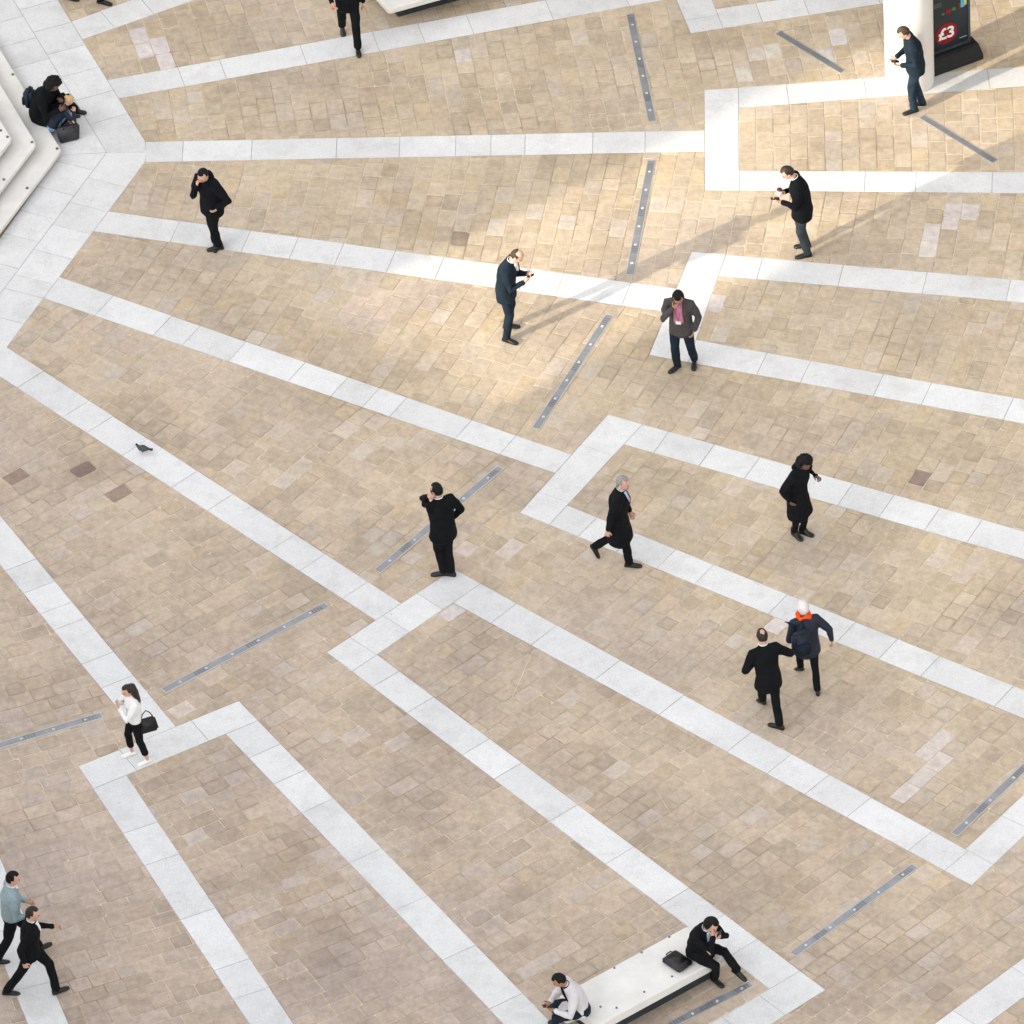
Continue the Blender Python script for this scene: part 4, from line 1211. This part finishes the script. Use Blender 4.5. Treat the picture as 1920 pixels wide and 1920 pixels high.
# woman in a knee-length coat pointing
rp = (1497, 1006)
p = person('woman in a knee-length black coat and boots with one arm held out', rp, 318, 1.66,
           fp(rp, 318, 1.66, (1506, 1000, 0, 10, 0), (1490, 1004, 0, -12, 0)), lean=(4, -3), curl=0.5, head=(26, -6),
           hands=(lp(rp, 318, 1.66, 1531, 893, 1.12), (0.25, 0.05, 0.93)), poles=((-0.6, -0.2, -1), (1, -0.6, -0.2)), handn=((0.3, 0.1, -1), None),
           top='black2', hem=0.50, hemw=1.18, legs='black2', legr=0.82, hair='curly', hairm='hair_black', skin='skin3', shoes='leather', shoe_style='boot', build=1.1, curlh=(1.2, 0.7))
part_tube(p, 'hood', [p['nb'] - p['f'] * 0.09 + p['u'] * t_ + p['rx'] * s_ for t_, s_ in ((0.01, -0.10), (0.0, -0.05), (-0.02, 0), (0.0, 0.05), (0.01, 0.10))], [0.04, 0.06, 0.07, 0.06, 0.04], 'black2', V3(0, 1, 0))

# two walking away
rp = (1443, 1350)
p = person('man in a black suit with a bald spot walking away beside the orange scarf', rp, 108, 1.76,
           fp(rp, 108, 1.76, (1430, 1318, 0.03, 8, -22), (1462, 1366, 0, 42, 0)), lean=(5, -3), curl=0.4, head=(10, -4),
           hands=((-0.15, 0.22, 1.00), (0.20, 0.22, 1.10)), poles=((-0.9, -0.5, -0.6), (1, -0.5, -0.2)), top='black', hem=0.68, hemw=1.1, legs='black',
           hair='spot', hairm='hair_dbrown', shirt='white', build=1.1)
rp = (1516, 1287)
p = person('white-haired person in a dark jacket and bright orange scarf walking away with a backpack', rp, 102, 1.62,
           fp(rp, 102, 1.62, (1501, 1256, 0.06, 20, -30), (1533, 1300, 0, -10, 0)), lean=(4, -2), curl=0.4, head=(8, 6),
           hands=((-0.22, 0.16, 0.92), (0.40, -0.04, 0.92)), poles=((-0.6, -1, 0), (0.8, -0.6, 0.2)), top='navy2', hem=0.74, hemw=1.05, legs='black2', legr=0.92,
           hair='full', hairm='hair_white', shoes='leather', build=1.16)
rg = [p['nb'] + p['u'] * (0.015 + 0.02 * math.sin(3 * a)) + p['rx'] * (0.098 * math.cos(a)) + p['f'] * (0.09 * math.sin(a)) for a in [2 * math.pi * k / 16 for k in range(17)]]
bm = bmesh.new(); tube(bm, rg, [(0.031, 0.042)] * 17, V3(0, 0, 1), 8)
me = remesh(bm, 0.012, 1); jitter_mesh(me, 0.03, 16); link('scarf', me, 'orange', p['root'], smooth=True)
bc = wpt(p, p['chest'] - p['f'] * 0.24 - p['rx'] * 0.15 - p['u'] * 0.12)
bp = empty('backpack', bc, R(102 - 90 + 12), label='dark navy backpack on the back of the person with the orange scarf', cat='backpack')
bm = bmesh.new(); box(bm, 0, 0, 0, 0.30, 0.15, 0.44); bmesh.ops.bevel(bm, geom=bm.edges[:], offset=0.05, segments=4, affect='EDGES'); bm_obj('bag_body', bm, 'navy2', bp)
bm = bmesh.new(); box(bm, 0, -0.085, -0.09, 0.24, 0.06, 0.22); bmesh.ops.bevel(bm, geom=bm.edges[:], offset=0.025, segments=3, affect='EDGES'); bm_obj('pocket', bm, 'navy', bp)
for s in (-0.09, 0.09):
    bm = bmesh.new(); tube(bm, [(s, 0.06, 0.18), (s, 0.13, 0.26), (s * 1.05, 0.22, 0.27), (s * 1.1, 0.30, 0.22)], [(0.022, 0.006)] * 4, V3(1, 0, 0), 8); bm_obj('strap', bm, 'navy', bp)

# woman in white
rp = (258, 1421)
p = person('woman with long dark hair in a white top and black trousers with white shoes', rp, 196, 1.50,
           fp(rp, 196, 1.50, (277, 1430, 0, 6, 0), (248, 1415, 0.0, 2, 0)), lean=(1, -2), curl=0.4, head=(16, 8),
           hands=((-0.05, 0.26, 1.26), (0.10, 0.26, 1.28)), poles=((-1.0, -0.3, -0.8), (0.7, -0.5, -0.8)), handn=((0.6, 0, 0.4), (-0.6, 0, 0.4)),
           top='white', hem=0.94, hemw=1.0, legs='black2', cuff=0.15, legr=0.98, hair='long', hairm='hair_dbrown', shoes='whiteshoe', build=0.98)
phone(p, (hand_c(p, 0) + hand_c(p, 1)) * 0.5, (0, 0.5, 0.8), (0, -0.8, 0.5), 'phone held up by the woman in the white top', m='paper')
b0 = wpt(p, p['P'] - p['rx'] * 0.10 - p['f'] * 0.20 + V3(0, 0, -0.12))
hb = empty('handbag', b0, R(20), label='black handbag hanging behind the woman in the white top', cat='handbag')
bm = bmesh.new(); vs = box(bm, 0, 0, 0, 0.34, 0.15, 0.26)
for v in vs:
    if v.co.z > 0: v.co.x *= 0.72; v.co.y *= 0.6
bmesh.ops.bevel(bm, geom=bm.edges[:], offset=0.035, segments=3, affect='EDGES'); bm_obj('bag_body', bm, 'leather', hb)
sh_l = hb.matrix_world
bm = bmesh.new(); tube(bm, [(-0.10, 0, 0.11), (-0.06, 0.02, 0.20), (0.0, 0.03, 0.25), (0.06, 0.02, 0.20), (0.10, 0, 0.11)], [0.009] * 5, V3(0, 1, 0), 6); bm_obj('handle', bm, 'leather', hb)

# two men walking (lower left)
rp = (36, 1800)
p = person('man in a grey-blue sweater and black trousers walking beside a man in black', rp, 8, 1.78,
           fp(rp, 8, 1.78, (-4, 1806, 0, 0, -10), (74, 1782, 0.04, 4, 22))[::-1], lean=(3, 0), curl=0.2, head=(8, -6), pel=(0, -0.06),
           hands=((-0.22, 0.20, 0.92), (0.20, 0.22, 1.02)), poles=((-0.3, -1, -0.2), (0.5, -1, -0.3)), top='knit', hem=0.90, legs='black', hair='short', hairm='hair_black', shirt='white', vneck=0.05, build=1.08)
rp = (66, 1858)
p = person('man in a black suit and open white shirt striding with wide steps', rp, 4, 1.74,
           fp(rp, 4, 1.74, (14, 1864, 0, -6, -6), (106, 1862, 0.02, 6, 16))[::-1], lean=(4, 0), curl=0.2, head=(6, -8), pel=(0, -0.02),
           hands=((-0.24, 0.36, 1.02), (0.27, -0.12, 0.82)), poles=((-0.3, -1, -0.2), (0.3, -1, 0)), top='black', hem=0.74, legs='black', hair='short', hairm='hair_dbrown', shirt='white', vneck=0.20, build=1.06)

# person cut by the top edge (shoes only) and man in black by the upper bench
rp = (165, 4)
person('person in black shoes and trousers walking at the upper corner of the square', rp, 350, 1.76,
       fp(rp, 350, 1.76, (190, 6, 0, -14, 0), (128, -2, 0.02, 0, -12)), lean=(3, 0), top='black', legs='black', shirt='white')
rp = (656, 82)
p = person('man in black walking past the upper stone bench with something orange in his hand', rp, 276, 1.78,
           fp(rp, 276, 1.78, (671, 96, 0, 0, 4), (642, 54, 0.06, 0, -34)), lean=(3, 0), curl=0.3, head=(8, 0),
           hands=((-0.25, 0.02, 0.80), (0.26, 0.20, 1.00)), top='black', hem=0.76, legs='black', build=1.06)
hh = wpt(p, hand_c(p, 1, 0.08))
bm = bmesh.new(); box(bm, 0, 0, 0, 0.05, 0.03, 0.08, Matrix.Translation(hh)); bmesh.ops.bevel(bm, geom=bm.edges[:], offset=0.012, segments=2, affect='EDGES')
bm_obj('snack_packet', bm, 'orange', None, label='small orange packet in the hand of the man by the upper bench', cat='packet')

# ---- men on the bench
SEAT = BZ - FLOOR
rp = (1311, 1790)
hd = 322
gz = G(1304, 1788, BZ); gz.z = 0
def fpg(g, heading, H, *lst):
    sc = H / 1.75; out = []
    Ri = Matrix.Rotation(-R(heading - 90), 3, 'Z')
    for (x, y, z, yaw, pitch) in lst:
        q = Ri @ (G(x, y, FLOOR + z) - Vector((g.x, g.y, FLOOR))) / sc
        out.append((q.x, q.y, z / sc, yaw, pitch))
    return out
p = person('man in a black suit sitting cross-legged on the stone bench, hand at his mouth', None, hd, 1.78,
           fpg(gz, hd, 1.78, (1382, 1826, 0.13, 8, -30), (1340, 1840, 0, -14, 0)), hip=(SEAT + 0.10) / 1.78 * 1.75, lean=(15, 2), curl=0.9, head=(26, 6), ground=gz,
           hands=((-0.06, 0.40, 0.93), (0.05, 0.36, 1.00)), poles=((-0.8, 0.2, -0.8), (0.8, 0.2, -0.8)), handn=((0.4, -0.8, 0), (-0.5, -0.8, 0)),
           kneepole=((0.10, 1, 0.75), (0.25, 1, 0.6)), top='black', hem=0.50, hemw=1.0, legs='black', hair='full', hairm='hair_black', skin='skin', shirt='paleblue', vneck=0.24, group='men sitting on the stone bench', curlh=(1.1, 1.2))
hcn = (hand_c(p, 0, 0.06) + hand_c(p, 1, 0.06)) * 0.5
phone(p, hcn + V3(0, 0.06, 0.05), (0, 0.3, 1), (0, -1, 0.3), 'dark phone held before the face of the man sitting cross-legged', (0.075, 0.12, 0.02))
gz = G(1092, 1899, BZ); gz.z = 0
hd = 196
p = person('man in a pale grey jacket sitting on the bench end looking at a phone', None, hd, 1.76,
           fpg(gz, hd, 1.76, (1040, 1945, 0, 6, 0), (1052, 1915, 0, -6, 0)), hip=(SEAT + 0.10) / 1.76 * 1.75, lean=(16, 0), curl=0.9, head=(26, -10), ground=gz,
           hands=((-0.10, 0.44, 0.72), (0.08, 0.46, 0.74)), poles=((-0.8, -0.4, -0.6), (0.8, -0.4, -0.6)), handn=((0.5, 0.2, 0.8), (-0.5, 0.2, 0.8)),
           kneepole=((-0.1, 1, 0.8), (0.1, 1, 0.8)), top='cream', hem=0.46, legs='navy', hair='short', hairm='hair_black', skin='skin2', shirt='black2', vneck=0.34, group='men sitting on the stone bench', curlh=(0.6, 0.6))
phone(p, (hand_c(p, 0) + hand_c(p, 1)) * 0.5 + V3(0, 0.03, 0.02), (0, 1, 0.3), (0, -0.3, 1), 'dark phone in the hands of the man in the pale jacket')
g = G(1270, 1803, BZ + 0.04)
lb_ = empty('laptop_bag', (g.x, g.y, BZ), R(-48), label='flat black laptop bag lying on the stone bench', cat='bag')
bm = bmesh.new(); box(bm, 0, 0, 0.045, 0.38, 0.30, 0.085); bmesh.ops.bevel(bm, geom=bm.edges[:], offset=0.03, segments=3, affect='EDGES'); bm_obj('bag_body', bm, 'leather', lb_)
bm = bmesh.new(); tube(bm, [(-0.18, -0.02, 0.05), (-0.22, -0.01, 0.05), (-0.22, 0.08, 0.05), (-0.18, 0.09, 0.05)], [0.010] * 4, V3(0, 0, 1), 6); bm_obj('handle', bm, 'leather', lb_)
for sx in (-0.13, 0.13):
    bm = bmesh.new(); box(bm, sx, 0, 0.0885, 0.006, 0.16, 0.004); bm_obj('piping', bm, 'maroon', lb_, smooth=False)

# ---- two people sitting on the monument steps
SZ = 0.16
gz = G(72, 222, SZ); gz.z = 0
hd = 338
p = person('person with big curly black hair in a black coat sitting on the monument steps', None, hd, 1.70,
           fpg(gz, hd, 1.70, (141, 212, 0, 12, 0), (120, 236, 0, -5, 0)), hip=0.30, lean=(16, 0), curl=0.9, head=(24, 0), ground=gz,
           hands=((-0.05, 0.42, 0.62), (0.16, 0.46, 0.55)), poles=((-0.8, -0.4, -0.6), (0.8, -0.4, -0.6)), kneepole=((-0.1, 0.5, 1), (0.15, 0.5, 1)),
           top='black', hem=0.22, hemw=1.35, legs='black', legr=1.15, hair='curly', hairm='hair_black', skin='skin3', shoes='leather', shoe_style='boot', build=1.2, group='people sitting on the monument steps')
bc = wpt(p, p['chest'] - p['f'] * 0.22 - p['u'] * 0.14)
bp = empty('backpack', bc, R(hd - 90), label='navy backpack on the back of the person with curly black hair', cat='backpack')
bp.scale = (0.85, 0.85, 0.85)
bm = bmesh.new(); box(bm, 0, 0, 0, 0.30, 0.17, 0.40); bmesh.ops.bevel(bm, geom=bm.edges[:], offset=0.06, segments=4, affect='EDGES'); bm_obj('bag_body', bm, 'navy2', bp)
bm = bmesh.new(); box(bm, 0, -0.09, -0.06, 0.22, 0.06, 0.20); bmesh.ops.bevel(bm, geom=bm.edges[:], offset=0.025, segments=3, affect='EDGES'); bm_obj('pocket', bm, 'navy2', bp)
gz = G(97, 236, SZ); gz.z = 0
hd = 20
p = person('small fair-haired person in navy and blue jeans crouched beside the black coat', None, hd, 1.28,
           fpg(gz, hd, 1.28, (128, 205, 0, 6, 0), (135, 222, 0, -6, 0)), hip=0.22, lean=(30, 0), curl=1.0, head=(20, 0), ground=gz,
           hands=((-0.12, 0.50, 0.80), (0.12, 0.50, 0.52)), poles=((-0.8, -0.2, -0.8), (0.8, -0.4, -0.6)), kneepole=((-0.1, 0.5, 1), (0.15, 0.5, 1)),
           top='navy2', hem=0.22, legs='blue', hair='bun', hairm='hair_blond', shoes='leather', group='people sitting on the monument steps')
g = G(129, 262)
tb = empty('tote_bag', (g.x, g.y, FLOOR), R(18), label='dark grey leather tote bag standing by the people on the steps', cat='tote bag')
bm = bmesh.new(); vs = box(bm, 0, 0, 0.13, 0.32, 0.17, 0.26)
for v in vs:
    if v.co.z > 0.2: v.co.x *= 1.18; v.co.y *= 0.7
bmesh.ops.bevel(bm, geom=bm.edges[:], offset=0.02, segments=3, affect='EDGES'); bm_obj('bag_body', bm, 'leather2', tb)
for sy in (-0.05, 0.05):
    bm = bmesh.new(); tube(bm, [(-0.09, sy, 0.25), (-0.07, sy * 1.3, 0.36), (0.0, sy * 1.5, 0.40), (0.07, sy * 1.3, 0.36), (0.09, sy, 0.25)], [0.008] * 5, V3(0, 1, 0), 6); bm_obj('handle', bm, 'leather', tb)
g = G(126, 220, 0.1)
sn = empty('paper_bag', (g.x, g.y, FLOOR), R(30), label='crumpled white and pink paper wrapper by the knees on the steps', cat='wrapper')
for i, (x, y, m_) in enumerate(((-0.05, 0.03, 'paper'), (0.04, -0.04, 'pink'))):
    bm = bmesh.new(); bmesh.ops.create_icosphere(bm, subdivisions=2, radius=0.07)
    for v in bm.verts: v.co = Vector((v.co.x + x, v.co.y + y, v.co.z * 0.8 + 0.10)) * (1 + 0.0) + noise.noise_vector(v.co * 25) * 0.015
    bm_obj('wrapper_fold', bm, m_, sn, smooth=False)

# ---- pigeon
g = G(268, 850)
pg = empty('pigeon', (g.x, g.y, FLOOR), R(168), label='small grey pigeon on the white granite band', cat='pigeon')
bm = bmesh.new()
tube(bm, [(-0.12, 0, 0.10), (-0.06, 0, 0.095), (0.0, 0, 0.10), (0.05, 0, 0.115), (0.085, 0, 0.15), (0.10, 0, 0.18), (0.112, 0, 0.192)],
     [(0.03, 0.012), (0.045, 0.038), (0.058, 0.052), (0.05, 0.048), (0.03, 0.03), (0.023, 0.023), (0.020, 0.018)], V3(0, 1, 0), 12)
tube(bm, [(0.128, 0, 0.19), (0.148, 0, 0.184)], [0.007, 0.003], V3(0, 1, 0), 6)
for s in (-1, 1): tube(bm, [(0.0, s * 0.022, 0.07), (0.005, s * 0.022, 0.004)], [0.008, 0.005], V3(0, 1, 0), 6)
me = remesh(bm, 0.006, 2)
link('body', me, 'pg_body', pg, smooth=True)
for s in (-1, 1):
    bm = bmesh.new(); tube(bm, [(0.05, s * 0.048, 0.115), (-0.02, s * 0.058, 0.11), (-0.11, s * 0.03, 0.105)], [(0.03, 0.01), (0.04, 0.012), (0.012, 0.006)], V3(0, 0, 1), 8)
    bm_obj('wing', bm, 'pg_body', pg)
bm = bmesh.new(); tube(bm, [(-0.10, 0, 0.105), (-0.15, 0, 0.10), (-0.195, 0, 0.095)], [(0.025, 0.008), (0.035, 0.008), (0.040, 0.006)], V3(0, 1, 0), 8); bm_obj('tail', bm, 'pg_dark', pg)
bm = bmesh.new(); ellipsoid(bm, (0.112, 0, 0.193), (0.024, 0.021, 0.021), None, 10, 8); bm_obj('head', bm, 'pg_dark', pg)

pg.scale = (0.82, 0.82, 0.82)
bpy.data.scenes.remove(tmp_scene)
